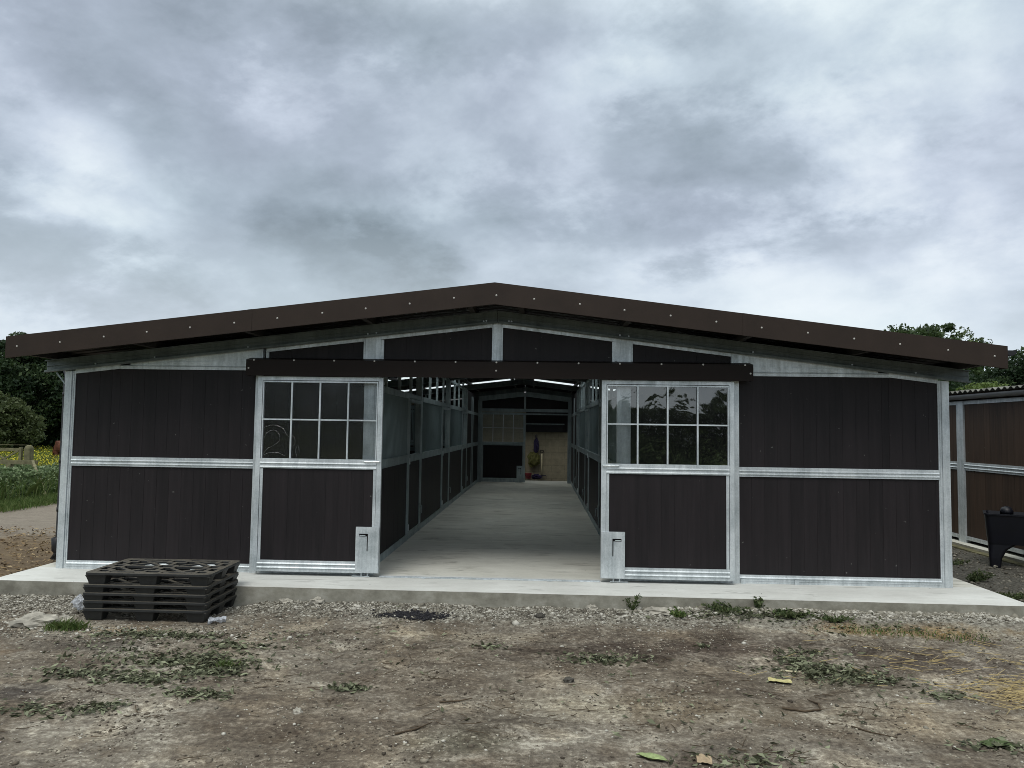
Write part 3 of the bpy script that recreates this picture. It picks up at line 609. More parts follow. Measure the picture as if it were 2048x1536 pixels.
# brown barge boards along the gable, with a folded top, and their screws
def FT(x): return 3.245-0.1185*abs(x)
scr = None
def screw(p, parent, r=0.0068):
    global scr
    if scr is None:
        mb = MB().tube([(0, 0, 0), (0, -0.004, 0), (0, -0.0065, 0)], [r, r, r*0.6], 10); mb.tube([(0, 0.0015, 0), (0, 0, 0)], r*1.5, 10)
        o = mb.build('screw', 'screw', parent); scr = o
    else:
        o = scr.copy(); COL.objects.link(o); o.parent = parent; o.matrix_parent_inverse = Matrix()
    o.location = p; return o
for s in (-1, 1):
    xj = 1.02 if s < 0 else 1.0
    mb = MB()
    def bg_(xa, xb, ya, yb, t0, t1):
        mb.hexa([(s*xa, ya, FT(xa)+t0), (s*xb, ya, FT(xb)+t0), (s*xb, yb, FT(xb)+t0), (s*xa, yb, FT(xa)+t0), (s*xa, ya, FT(xa)+t1), (s*xb, ya, FT(xb)+t1), (s*xb, yb, FT(xb)+t1), (s*xa, yb, FT(xa)+t1)])
    bg_(0.0, 5.335, -0.652, -0.648, -0.235, 0.0)
    bg_(0.0, 5.335, -0.648, -0.50, -0.004, 0.0)      # folded over the roof
    bg_(0.0, 5.335, -0.648, -0.625, -0.235, -0.231)  # folded under
    # return end at the eave
    mb.box(s*5.331, s*5.335, -0.6475, -0.5, FT(5.335)-0.231, FT(5.335)-0.005)
    bb = mb.build('barge_board', 'brown_trim', barn)
    for x in (2.62,): MB().hexa([(s*x, -0.6545, FT(x)-0.236), (s*(x+.05), -0.6545, FT(x+.05)-0.236), (s*(x+.05), -0.6525, FT(x+.05)-0.236), (s*x, -0.6525, FT(x)-0.236), (s*x, -0.6545, FT(x)+.001), (s*(x+.05), -0.6545, FT(x+.05)+.001), (s*(x+.05), -0.6525, FT(x+.05)+.001), (s*x, -0.6525, FT(x)+.001)]).build('overlap_joint', 'brown_trim', bb)
    for x in [0.43+0.477*i for i in range(11)]:
        x += G_.uniform(-0.008, 0.008); screw((s*x, -0.6525, FT(x)-0.125+G_.uniform(-0.006, 0.006)), bb)
    if s > 0: screw((0.02, -0.6525, FT(0)-0.14), bb)
# little fixing heads standing on the roof edge
for s in (-1, 1):
    for x in (0.28, 1.45, 2.75, 4.0, 5.18): MB().tube([(s*x, -0.56, FT(x)-0.001), (s*x, -0.56, FT(x)+0.012)], 0.009, 6).build('roof_fixing', 'brown_trim', barn)

# gutters: open half-round troughs under the eaves, black downpipe on the left
for s, ya in ((-1, 0.3), (1, -0.60)):
    mb = MB(); n = 10; xc, zc_, r = s*5.40, 2.575, 0.062; vs = []
    for yy in (ya, L+0.3):
        for rr in (r, r-0.004):
            for k in range(n+1):
                t = math.pi+math.pi*k/n; vs.append((xc+math.cos(t)*rr, yy, zc_+math.sin(t)*rr))
    m_ = n+1; fs = []
    for k in range(n): fs += [(k, k+1, 2*m_+k+1, 2*m_+k), (m_+k, 3*m_+k, 3*m_+k+1, m_+k+1), (k, m_+k, m_+k+1, k+1)]
    for k in range(n): fs.append((k+1, k, k, k+1)) if False else None
    fs = [f for f in fs if f]
    # end cap
    fs.append(tuple(range(n, -1, -1)))
    mb.add(vs, fs).build('gutter', 'black', barn, smooth=False)
mb = MB().tube([(-5.40, 0.45, 2.53), (-5.40, 0.45, 2.46), (-5.25, 0.32, 2.24), (-5.238, 0.28, 2.16), (-5.238, 0.28, 0.16), (-5.26, 0.22, 0.06)], 0.034, 10)
for z in (0.62, 1.2, 2.0): mb.tube([(-5.238, 0.28, z), (-5.238, 0.28, z+0.05)], 0.040, 10); mb.box(-5.24, -5.08, .27, .29, z+.01, z+.04)
mb.tube([(-5.245, .28, .12), (-5.25, .28, .16), (-5.255, .28, .30), (-5.24, .28, .36)], [.03, .058, .062, .036], 12)
mb.build('downpipe', 'black', barn, smooth=True)
MB().bar((-5.20, 0.03, 2.27), (-5.09, 0.03, 2.14), 0.016, 0.016).build('eave_brace', 'galv_dull', barn)

# side walls and back wall (boards in frames)
for s in (-1, 1):
    tf = lambda u, d, z: (s*(HW-0.02-d), u, z)
    boards(MB(), 0.08, L, 0.09, 1.185, tf, rng=G_).build('side_boards', 'board', barn)
    boards(MB(), 0.08, L, 1.285, 2.22, tf, rng=G_).build('side_boards', 'board', barn)
    mb = MB().box(s*(HW-0.05), s*HW, 0.081, L, 1.185, 1.285).box(s*(HW-0.05), s*HW, 0.081, L, 0.0, 0.09).box(s*(HW-0.05), s*HW, 0.081, L, 2.22, 2.285)
    for k in range(1, 5): mb.box(s*(HW-0.09), s*(HW+0.004), MOD*k-0.05, MOD*k+0.03, 0, 2.3)
    mb.build('side_frame', 'galv', barn)
BY = L    # back wall plane, seen from inside
def back(u, d, z): return (u, BY-d, z)
for s in (-1, 1):
    lo, hi = sorted((s*1.53, s*5.0))
    boards(MB(), lo, hi, 0.09, 1.185, back, rng=G_).build('back_boards', 'board', barn)
    boards(MB(), lo, hi, 1.285, lambda u: rb(u)-0.03, back, rng=G_).build('back_boards', 'board', barn)
    mb = MB().box(lo, hi, BY-0.05, BY+0.01, 1.185, 1.285).box(lo, hi, BY-0.05, BY+0.01, 0.0, 0.09)
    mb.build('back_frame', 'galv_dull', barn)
    MB().box(s*1.37, s*1.53, BY-0.10, BY+0.02, 0.0, rb(1.45)).build('back_post', 'galv_dull', barn)
    a, b = sorted((s*0.03, s*1.37))
    boards(MB(), a, b, 2.34, lambda u: rb(u)-0.13, back, rng=G_).build('back_gable_boards', 'board', barn)
    mb = MB().hexa([(a, BY-.06, rb(a)-0.155), (b, BY-.06, rb(b)-0.155), (b, BY+.01, rb(b)-0.155), (a, BY+.01, rb(a)-0.155), (a, BY-.06, rb(a)+0.0), (b, BY-.06, rb(b)+0.0), (b, BY+.01, rb(b)+0.0), (a, BY+.01, rb(a)+0.0)])
    mb.build('back_gable_rail', 'galv_dull', barn)
mb = MB().box(-0.028, 0.028, BY-0.07, BY, 2.34, 2.85).build('gable_post', 'galv_dull', barn)
mb = MB().box(-1.37, 1.37, BY-0.09, BY-0.01, 2.24, 2.34).box(-1.37, 1.37, BY-0.12, BY-0.02, 2.15, 2.195)
mb.build('back_header', 'galv_dull', barn)

# sliding doors
def sliding_door(x0, x1, y, latch_side, face=-1, name='sliding_door', galv='galv', pane='pane', dz=0.0, handle=True):
    """frame is the mesh; boards, panes, bars and latch plate are its sub-parts. face=-1 looks to -y"""
    Wd = x1-x0; T = lambda u, d, z: (x0+u, y-face*d, z+dz)
    mb = MB()
    def bx(a, b, d0, d1, z0, z1): mb.hexa([T(a, d0, z0), T(b, d0, z0), T(b, d1, z0), T(a, d1, z0), T(a, d0, z1), T(b, d0, z1), T(b, d1, z1), T(a, d1, z1)])
    st, inn = 0.052, 0.036
    z0, z1, z2, z3 = 0.045, 0.17, 1.20, 2.245
    bx(0, st, 0, 0.045, z0, z3); bx(Wd-st, Wd, 0, 0.045, z0, z3)
    ls = 1 if latch_side > 0 else 0
    # deeper inner channels beside the boards
    bx(st+0.005, st+inn, 0.004, 0.04, z1, z2) ; bx(Wd-st-inn, Wd-st-0.005, 0.004, 0.04, z1, z2)
    bx(st, Wd-st, 0.0, 0.045, z3-0.042, z3); bx(st+.006, Wd-st-.006, 0.002, 0.04, z3-0.066, z3-0.049)
    ribbed_rail(mb, st+0.001, Wd-st-0.001, z0, z1, T, 0.045, (0.36, 0.72)); ribbed_rail(mb, st+0.001, Wd-st-0.001, z2, 1.312, T, 0.045, (0.15, 0.55))
    bx(st+.005, st+0.018, 0.004, 0.04, 1.313, z3-0.067); bx(Wd-st-0.018, Wd-st-.005, 0.004, 0.04, 1.313, z3-0.067)
    fr = mb.build(name, galv, barn)
    mb = MB(); boards(mb, st+inn, Wd-st-inn, z1, z2, lambda u, d, z: T(u, 0.014+d, z), thick=0.022, rng=G_); mb.build('door_boards', 'board', fr)
    wx0, wx1, wz0, wz1 = st+0.018, Wd-st-0.018, 1.313, z3-0.066
    mb = MB()
    for i in (1, 2, 3):
        u = wx0+(wx1-wx0)*i/4; mb.hexa([T(u-.009, .0, wz0), T(u+.009, .0, wz0), T(u+.009, .016, wz0), T(u-.009, .016, wz0), T(u-.009, .0, wz1), T(u+.009, .0, wz1), T(u+.009, .016, wz1), T(u-.009, .016, wz1)])
    zm = wz0+(wz1-wz0)*0.51
    mb.hexa([T(wx0, .002, zm-.008), T(wx1, .002, zm-.008), T(wx1, .018, zm-.008), T(wx0, .018, zm-.008), T(wx0, .002, zm+.008), T(wx1, .002, zm+.008), T(wx1, .018, zm+.008), T(wx0, .018, zm+.008)])
    mb.build('glazing_bars', 'galv', fr)
    # plastic pane: gently wavy sheet
    mb = MB(); nu, nv = 40, 26; sd_ = x0*3.1
    vs = [T(wx0+(wx1-wx0)*i/nu, 0.026+0.0016*mn.noise(Vector((i*0.16+sd_, j*0.16, 0.2)))+0.0004*mn.noise(Vector((i*0.5+sd_, j*0.45, 3.2))), wz0+(wz1-wz0)*j/nv) for j in range(nv+1) for i in range(nu+1)]
    fs = [(j*(nu+1)+i, j*(nu+1)+i+1, (j+1)*(nu+1)+i+1, (j+1)*(nu+1)+i) for j in range(nv) for i in range(nu)]
    mb.add(vs, fs).build('window_pane', pane, fr, smooth=True)
    # latch plate with its L-shaped slot
    pw_, pz0, pz1 = 0.265, 0.052, 0.56
    if latch_side > 0: a, b = Wd-pw_, Wd-0.004
    else: a, b = 0.004, pw_
    dirn = latch_side
    mb = MB(); edge = (lambda q: (b-q)) if dirn > 0 else (lambda q: (a+q))   # q measured in from the closing edge
    def pb(q0, q1, za, zb, d0=-0.016, d1=-0.0125):
        u0_, u1_ = sorted((edge(q0), edge(q1))); mb.hexa([T(u0_, d0, za), T(u1_, d0, za), T(u1_, d1, za), T(u0_, d1, za), T(u0_, d0, zb), T(u1_, d0, zb), T(u1_, d1, zb), T(u0_, d1, zb)])
    sv0, sv1, sh0, sh1 = 0.122, 0.134, 0.122, 0.222
    zs0, zs1, zs2 = 0.29, 0.455, 0.485
    pb(0, sv0, pz0, pz1); pb(sv0, sv1, pz0, zs0); pb(sv1, pw_-0.004, pz0, zs1); pb(sv0, sh1, zs2, pz1); pb(sh1, pw_-0.004, zs1, pz1)
    pb(0.15, 0.215, zs1+0.006, zs1+0.016, -0.024, -0.0165)       # bolt lever
    pb(0.0, pw_-0.004, pz0, pz0+0.004, -0.0124, 0.002); pb(0.0, pw_-0.004, pz1-0.004, pz1, -0.0124, 0.002)
    mb.build('latch_plate', galv, fr)
    mb = MB()
    u0_, u1_ = sorted((edge(0.012), edge(0.185)))
    mb.tube([T(u0_, -0.001, 1.292), T(u0_, -0.022, 1.292), T(u1_, -0.022, 1.292), T(u1_, -0.001, 1.292)], 0.008, 6)
    mb.build('door_handle', galv, fr)
    mb = MB()
    for z in (0.62, 0.98): 
        u0_, u1_ = sorted((edge(0.004), edge(0.02))); mb.tube([T(edge(0.025), -0.004, z), T(edge(0.025), 0.0, z)], 0.012, 6)
    u0_, u1_ = sorted((edge(0.10), edge(0.30)))
    mb.hexa([T(u0_, 0.0, 0.006-dz), T(u1_, 0.0, 0.006-dz), T(u1_, 0.03, 0.006-dz), T(u0_, 0.03, 0.006-dz), T(u0_, 0.0, 0.014-dz), T(u1_, 0.0, 0.014-dz), T(u1_, 0.03, 0.014-dz), T(u0_, 0.03, 0.014-dz)])
    for q in (0.13, 0.2): mb.hexa([T(edge(q), .01, .014-dz), T(edge(q)+.012, .01, .014-dz), T(edge(q)+.012, .02, .014-dz), T(edge(q), .02, .014-dz), T(edge(q), .01, .044), T(edge(q)+.012, .01, .044), T(edge(q)+.012, .02, .044), T(edge(q), .02, .044)])
    mb.build('floor_guide', galv, fr)
    return fr
dl = sliding_door(-2.728, -1.287, -0.125, 1, pane='pane_dull')
dr = sliding_door(1.192, 2.662, -0.125, -1, dz=-0.0)
db = sliding_door(-1.40, 0.028, BY-0.15, 1, galv='galv_dull', pane='pane_dusty', dz=-0.03)
# pale curved reflections in the left pane, modelled as thin tubes
mb = MB()
def curve(pts, r=0.0011):
    P = [Vector((x, -0.104, z)) for x, z in pts]; out = []
    for i in range(len(P)-1):
        p0, p1, p2, p3 = P[max(i-1, 0)], P[i], P[i+1], P[min(i+2, len(P)-1)]
        for t in (0, .25, .5, .75):
            out.append(0.5*((2*p1)+(-p0+p2)*t+(2*p0-5*p1+4*p2-p3)*t*t+(-p0+3*p1-3*p2+p3)*t**3))
    out.append(P[-1]); mb.tube(out, r, 5)
curve([(-2.655, 1.53), (-2.60, 1.61), (-2.52, 1.63), (-2.47, 1.58), (-2.47, 1.51), (-2.53, 1.46), (-2.60, 1.42), (-2.65, 1.36)])
curve([(-2.65, 1.66), (-2.55, 1.69), (-2.44, 1.66), (-2.39, 1.59), (-2.345, 1.55), (-2.31, 1.57), (-2.285, 1.52), (-2.30, 1.46), (-2.36, 1.44)])
curve([(-2.65, 1.345), (-2.57, 1.375), (-2.48, 1.375), (-2.40, 1.34)], 0.001)
curve([(-2.26, 1.335), (-2.28, 1.41), (-2.25, 1.46), (-2.235, 1.40)], 0.001)
mb.build('pane_reflection_line', 'reflection_line', dl, smooth=True)

# track cover over the doors
mb = MB()
X0, X1 = -2.858, 2.862
mb.box(X0, X1, -0.172, -0.168, 2.250, 2.430)
mb.hexa([(X0, -0.172, 2.4305), (X1, -0.172, 2.4305), (X1, -0.012, 2.462), (X0, -0.012, 2.462), (X0, -0.172, 2.4345), (X1, -0.172, 2.4345), (X1, -0.012, 2.466), (X0, -0.012, 2.466)])
mb.box(X0, X0+0.004, -0.1675, -0.03, 2.252, 2.429); mb.box(X1-0.004, X1, -0.1675, -0.03, 2.252, 2.429)
mb.box(X0, X1, -0.1675, -0.150, 2.250, 2.254)
cov = mb.build('door_track_cover', 'brown_cover', barn)
for i in range(13): screw((X0+0.09+i*(X1-X0-0.18)/12, -0.1725, 2.4285), cov, 0.006)
for p in ((X0+0.03, 2.335), (X1-0.03, 2.335), (0.0, 2.335)): screw((p[0], -0.1725, p[1]), cov, 0.006)
MB().box(-2.80, 2.80, -0.118, -0.088, 2.258, 2.31).build('door_track', 'galv_dull', barn)
# floor guide rail across the doorway
mb = MB().box(-1.28, 1.19, -0.118, -0.110, 0.002, 0.014).box(-1.28, 1.19, -0.086, -0.078, 0.002, 0.014).box(-1.28, 1.19, -0.1095, -0.0865, 0.002, 0.005)
for x in (-0.8, -0.1, 0.6): mb.box(x, x+0.05, -0.135, -0.119, 0.002, 0.008)
mb.build('floor_rail', 'galv', barn)
# clip lugs at the foot of the right bay
for x in (2.76, 3.35): MB().box(x, x+0.05, -0.016, -0.0015, 0.0, 0.05).build('foot_lug', 'galv', barn)
# the bright tag on the inner jamb beside the left door
MB().box(-1.372, -1.30, 0.02, 0.024, 2.17, 2.20).build('jamb_tag', 'galv', barn)

# ------------------------------------------------------------------ stall fronts along the aisle
AX = 1.47
def stall(s, k):
    y0 = MOD*k; tf = lambda u, d, z: (s*(AX+d), u, z)       # d grows away from the aisle
    def part(name, m, boxes, rail=None):
        mb = MB()
        for (ua, ub, d0, d1, za, zb) in boxes: mb.hexa([tf(ua, d0, za), tf(ub, d0, za), tf(ub, d1, za), tf(ua, d1, za), tf(ua, d0, zb), tf(ub, d0, zb), tf(ub, d1, zb), tf(ua, d1, zb)])
        return mb.build(name, m, barn)
    ya, yb, yc, yd = y0+0.10, y0+2.62, y0+2.68, y0+MOD-0.10
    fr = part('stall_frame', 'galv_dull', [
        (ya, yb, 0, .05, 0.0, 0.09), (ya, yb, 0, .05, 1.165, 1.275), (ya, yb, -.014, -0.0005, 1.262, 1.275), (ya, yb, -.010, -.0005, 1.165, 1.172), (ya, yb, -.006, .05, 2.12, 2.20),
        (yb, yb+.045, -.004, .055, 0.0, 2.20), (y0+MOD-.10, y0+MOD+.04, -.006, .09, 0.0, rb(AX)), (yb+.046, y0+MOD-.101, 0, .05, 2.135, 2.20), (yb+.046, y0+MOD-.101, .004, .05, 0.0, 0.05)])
    boards(MB(), ya, yb, 0.09, 1.165, lambda u, d, z: tf(u, .012+d, z), rng=G_).build('stall_boards', 'board', barn)
    mb = MB(); u = ya+0.03
    while u < yb-0.02:
        mb.tube([tf(u, .02, 1.275), tf(u, .02, 2.12)], .0085, 8); u += 0.06
    mb.build('stall_grille', 'grille', barn)
    # stall door: solid below, open above, with a slim frame
    dm = MB()
    for (ua, ub, d0, d1, za, zb) in [(yc, yc+.04, -.01, .03, .06, 2.12), (yd-.05, yd-.01, -.01, .03, .06, 2.12), (yc+.041, yd-.051, -.01, .03, .06, .12), (yc+.041, yd-.051, -.01, .03, 1.165, 1.275), (yc+.041, yd-.051, -.02, -.0105, 1.262, 1.275), (yc+.041, yd-.051, -.01, .03, 2.07, 2.12)]:
        dm.hexa([tf(ua, d0, za), tf(ub, d0, za), tf(ub, d1, za), tf(ua, d1, za), tf(ua, d0, zb), tf(ub, d0, zb), tf(ub, d1, zb), tf(ua, d1, zb)])
    door = dm.build('stall_door', 'galv_dull', barn)
    boards(MB(), yc+.04, yd-.05, 0.12, 1.165, lambda u, d, z: tf(u, .0+d, z), thick=.02, rng=G_).build('door_boards', 'board', door)
    for z in (0.14, 1.13):
        hm = MB(); hm.hexa([tf(yb+.05, -.018, z), tf(yc+.07, -.018, z), tf(yc+.07, -.0105, z), tf(yb+.05, -.0105, z), tf(yb+.05, -.018, z+.09), tf(yc+.07, -.018, z+.09), tf(yc+.07, -.0105, z+.09), tf(yb+.05, -.0105, z+.09)])
        hm.tube([tf(yb+.055, -.022, z+.005), tf(yb+.055, -.022, z+.085)], .008, 6); hm.build('hinge', 'galv', door)
    lm = MB(); lm.tube([tf(yd-.03, -.012, .42), tf(yd-.03, -.05, .42), tf(yd-.09, -.06, .36), tf(yd-.09, -.06, .30)], .008, 6)
    lm.hexa([tf(yd-.05, -.02, .28), tf(yd+.05, -.02, .28), tf(yd+.05, -.0105, .28), tf(yd-.05, -.0105, .28), tf(yd-.05, -.02, .46), tf(yd+.05, -.02, .46), tf(yd+.05, -.0105, .46), tf(yd-.05, -.0105, .46)])
    lm.build('door_latch', 'galv_dull', door)
    # uprights between the grille head and the roof
    for q in (1.0, 1.93, 2.86):
        mb = MB(); y_ = y0+q; mb.hexa([tf(y_, .005, 2.20), tf(y_+.05, .005, 2.20), tf(y_+.05, .045, 2.20), tf(y_, .045, 2.20), tf(y_, .005, rb(AX)+.16), tf(y_+.05, .005, rb(AX)+.16), tf(y_+.05, .045, rb(AX)+.16), tf(y_, .045, rb(AX)+.16)])
        mb.build('upright', 'galv_dull', barn)
    part('wall_plate', 'galv_dull', [(y0+.05, y0+MOD-.101, .0, .05, rb(AX)-.02, rb(AX)+.03)])
    # partition to the next stall: boards below, bars above
    yp = y0+MOD; xl, xh = sorted((s*(AX+.1), s*5.0)); pt = lambda u, d, z: (u, yp+d, z)
    boards(MB(), xl, xh, 0.05, 1.30, pt, rng=G_).build('partition_boards', 'board', barn)
    mb = MB(); mb.box(xl, xh, yp-.01, yp+.04, 1.30, 1.36).box(xl, xh, yp-.01, yp+.04, 2.10, 2.17)
    x = xl+.04
    while x < xh: mb.box(x, x+.016, yp, yp+.016, 1.36, 2.10); x += .07
    mb.build('partition_grille', 'grille', barn)
    # pillars of the partition to the rafter
    mb = MB()
    for x in (2.6, 3.8): mb.box(s*x-.025, s*x+.025, yp, yp+.04, 2.17, rb(x))
    mb.build('partition_post', 'galv_dull', barn)
for s in (-1, 1):
    for k in range(3): stall(s, k)
    # closed boarded store at the far end
    y0 = MOD*3; tf = lambda u, d, z: (s*(AX+d), u, z)
    for (za, zb) in ((.09, 1.165), (1.275, 2.10), (2.18, rb(AX)-.0)):
        boards(MB(), y0+.05, L-.1, za, zb, lambda u, d, z: tf(u, .012+d, z), rng=G_).build('store_boards', 'board', barn)
    mb = MB()
    for (za, zb) in ((0, .09), (1.165, 1.275), (2.10, 2.18)): mb.hexa([tf(y0+.05, 0, za), tf(L-.1, 0, za), tf(L-.1, .05, za), tf(y0+.05, .05, za), tf(y0+.05, 0, zb), tf(L-.1, 0, zb), tf(L-.1, .05, zb), tf(y0+.05, .05, zb)])
    for y_ in (1.35, 1.75, 3.65): mb.hexa([tf(y0+y_, -.006, 0), tf(y0+y_+.06, -.006, 0), tf(y0+y_+.06, .052, 0), tf(y0+y_, .052, 0), tf(y0+y_, -.006, 2.6), tf(y0+y_+.06, -.006, 2.6), tf(y0+y_+.06, .052, 2.6), tf(y0+y_, .052, 2.6)])
    mb.build('store_frame', 'galv_dull', barn)

# ------------------------------------------------------------------ block building behind the far door
bw = thing('block_wall_building', 'dim cream blockwork building seen through the far doorway of the barn', 'building', (0, 17.6, 0))
MB().box(-7, 7, 0, 0.2, -0.35, 1.60).box(-7, -0.02, 0, .2, 1.6, 2.9).build('block_wall', 'block', bw)
mb = boards(MB(), 0, 7, 1.60, 2.9, lambda u, d, z: (u, -.03+d, z), thick=.04, rng=G_); mb.build('upper_cladding', 'board', bw)
MB().box(0.05, 1.28, -.09, -.031, 1.60, 1.86).build('window_shutter', 'black', bw)
MB().box(0.0, 1.33, -.11, -.031, 1.861, 1.90).build('lintel', 'galv_dull', bw)
mb = MB().hexa([(-7.2, -1.1, 2.55), (7.2, -1.1, 2.55), (7.2, 5, 3.4), (-7.2, 5, 3.4), (-7.2, -1.1, 2.62), (7.2, -1.1, 2.62), (7.2, 5, 3.47), (-7.2, 5, 3.47)]); mb.build('roof', 'roof_in', bw)
MB().box(-7, -6.8, .2, 5, -.35, 2.9).box(6.8, 7, .2, 5, -.35, 2.9).box(-7, 7, 4.8, 5, -.35, 3.2).build('side_wall', 'block', bw)

# things kept by that wall
fk = thing('shavings_fork', 'fork with pale wooden shaft and black handle leaning upright on the block wall', 'fork', (0.56, 17.52, 0.0))
MB().tube([(0, 0, .10), (0.0, .02, .86)], .024, 8).build('shaft', 'paleshaft', fk, smooth=True)
MB().tube([(0, .02, .86), (-.06, .02, .93), (-.06, .02, .97), (.06, .02, .97), (.06, .02, .93), (0, .02, .86)], .014, 6).build('handle', 'black', fk)
mb = MB().bar((-.16, -.01, .10), (.16, -.01, .10), .03, .025)
for i in range(9): mb.tube([(-.16+.04*i, -.01, .10), (-.16+.04*i, -.05, .0), (-.16+.04*i, -.14, -.02+.02)], .006, 5)
mb.build('tines', 'purple', fk)
def lumpy(name, m, rx, ry, rz, seed, parent=None, sub=3, amp=0.25, fr=3.0, loc=(0, 0, 0)):
    import bmesh
    bm = bmesh.new(); bmesh.ops.create_icosphere(bm, subdivisions=sub, radius=1.0)
    for v in bm.verts:
        n_ = 1+amp*mn.noise(v.co*fr*0.6+Vector((seed, seed*2.1, 0)))+amp*0.5*mn.noise(v.co*fr*1.9+Vector((seed, 0, seed)))
        v.co = Vector((v.co.x*rx*n_, v.co.y*ry*n_, v.co.z*rz*n_))
    me = bpy.data.meshes.new(name); bm.to_mesh(me); bm.free(); me.materials.append(M[m])
    o = bpy.data.objects.new(name, me); COL.objects.link(o); o.location = loc
    if parent is not None: o.parent = parent; o.matrix_parent_inverse = Matrix()
    return o
def net_thing(name, label, cat, loc, m, rx, rz, seed, strand=True):
    t = thing(name, label, cat, loc)
    lumpy('net_bag', m, rx, .08, rz, seed, t, 3, 0.5, 4)
    mb = MB()
    for i in range(5):
        a = i*1.25; mb.tube([(0, 0, rz*0.8), (math.sin(a)*.03, 0, rz*1.1), (math.sin(a*2)*.05, .02, rz*1.35), (0, .04, rz*1.5)], .006, 4)
    mb.build('cord', m, t); return t
net_thing('hay_net', 'purple hay net hanging limp on the block wall above the yellow one', 'hay net', (0.36, 17.5, 1.12), 'purple', .09, .26, 2.0)
lumpy_top = net_thing('hay_net', 'yellow green hay net hanging low beside the pale fork shaft', 'hay net', (0.28, 17.5, 0.66), 'netm', .20, .24, 5.0)
rb_ = thing('red_bucket', 'small red pink bucket on the floor against the block wall', 'bucket', (0.10, 17.4, 0.0))
mb = MB().tube([(0, 0, .0), (0, 0, .02), (0, 0, .17), (0, 0, .19)], [.085, .09, .12, .125], 16); mb.build('tub', 'redm', rb_, smooth=False)
MB().tube([(-.12, 0, .18), (-.10, -.06, .10), (0, -.13, .05), (.10, -.06, .10), (.12, 0, .18)], .006, 5).build('handle', 'black', rb_)
o = lumpy('folded_cloth', 'purple', .17, .12, .09, 9.0, None, 3, 0.4, 4, (0.38, 17.4, 0.07)); tag(o, 'crumpled dark purple cloth on the floor between red bucket and fork', 'cloth')

# ------------------------------------------------------------------ plastic pallets
def loft(mb, rings):
    n = len(rings[0]); vs = [p for r_ in rings for p in r_]; fs = []
    for i in range(len(rings)-1):
        for k in range(n): fs.append((i*n+k, i*n+(k+1) % n, (i+1)*n+(k+1) % n, (i+1)*n+k))
    fs.append(tuple(range(n-1, -1, -1))); fs.append(tuple((len(rings)-1)*n+k for k in range(n))); return mb.add(vs, fs)
def rrect(x0, x1, y0, y1, z, r, n=4):
    out = []
    for (cx, cy, a0) in ((x1-r, y1-r, 0), (x0+r, y1-r, 90), (x0+r, y0+r, 180), (x1-r, y0+r, 270)):
        for k in range(n+1): a = R(a0+90*k/n); out.append((cx+math.cos(a)*r, cy+math.sin(a)*r, z))
    return out
PW, PD = 1.22, 0.80
def deck_mesh():
    mb = MB(); t0, t1 = -0.024, 0.0
    n = 0
    # rim with rounded corners, thicker over the feet
    Rr = rrect(0, PW, 0, PD, 0, .05, 5); Ri = rrect(.045, PW-.045, .045, PD-.045, 0, .02, 5); nr = len(Rr)
    vs = [(p[0], p[1], z) for z in (t1, t0) for q in (Rr, Ri) for p in q]; fs = []
    for k in range(nr):
        k2 = (k+1) % nr; fs += [(k, k2, nr+k2, nr+k), (3*nr+k, 3*nr+k2, 2*nr+k2, 2*nr+k), (2*nr+k, 2*nr+k2, k2, k), (nr+k, nr+k2, 3*nr+k2, 3*nr+k)]
    mb.add(vs, fs)
    cols = [(.045, .21), (.505, .715), (1.01, PW-.045)]; rows = [(.045, .19), (.32, .48), (.61, PD-.045)]
    # pads over the nine feet: ring with an opening
    for (a, b) in cols:
        for (c, d) in rows:
            mb.box(a, b, c, c+.03, t0, t1-.0005); mb.box(a, b, d-.03, d, t0, t1-.0005); mb.box(a, a+.04, c+.03, d-.03, t0, t1-.0005); mb.box(b-.04, b, c+.03, d-.03, t0, t1-.0005)
    # straight ribs between pads
    for (c, d) in rows:
        for (a, b) in ((.21, .505), (.715, 1.01)):
            mb.box(a, b, (c+d)/2-.018, (c+d)/2+.018, t0, t1-.001)
    for (a, b) in cols:
        for (c, d) in ((.19, .32), (.48, .61)):
            mb.box((a+b)/2-.02, (a+b)/2+.02, c, d, t0, t1-.001)
    # diagonal lattice in the big bays
    for (a, b) in ((.21, .505), (.715, 1.01)):
        for (c, d) in ((.045, .33), (.47, PD-.045)):
            z = (t0+t1)/2-.002
            mb.bar((a-.02, c, z), (b+.02, d, z), .034, .018); mb.bar((a-.02, d, z-.0015), (b+.02, c, z-.0015), .034, .018)
    return mb
def foot_mesh(w=.21, d=.15, h=.117):
    mb = MB(); n = 4; i = .030
    vs = []
    for (z, k) in ((-.0235, 0), (-h*.5, i*.45), (-h, i)):
        vs += [(k, k, z), (w-k, k, z), (w-k, d-k, z), (k, d-k, z)]
    fs = []
    for r_ in range(2):
        for q in range(4): a, b = r_*4+q, r_*4+(q+1) % 4; fs.append((a, b, b+4, a+4))
    fs.append((8, 9, 10, 11)); fs.append((3, 2, 1, 0)); return mb.add(vs, fs)
pal_labels = ['bottom pallet of the black plastic stack, its feet on the stones', 'second pallet from the bottom of the black plastic stack', 'middle pallet of the five black plastic ones', 'second pallet from the top, under the dusty one standing proud', 'topmost pallet of the black stack, brown with dust and raised on its feet']
pal_z = [-0.088, -0.014, 0.060, 0.137, 0.250]
pal0 = None
pr = random.Random(3)
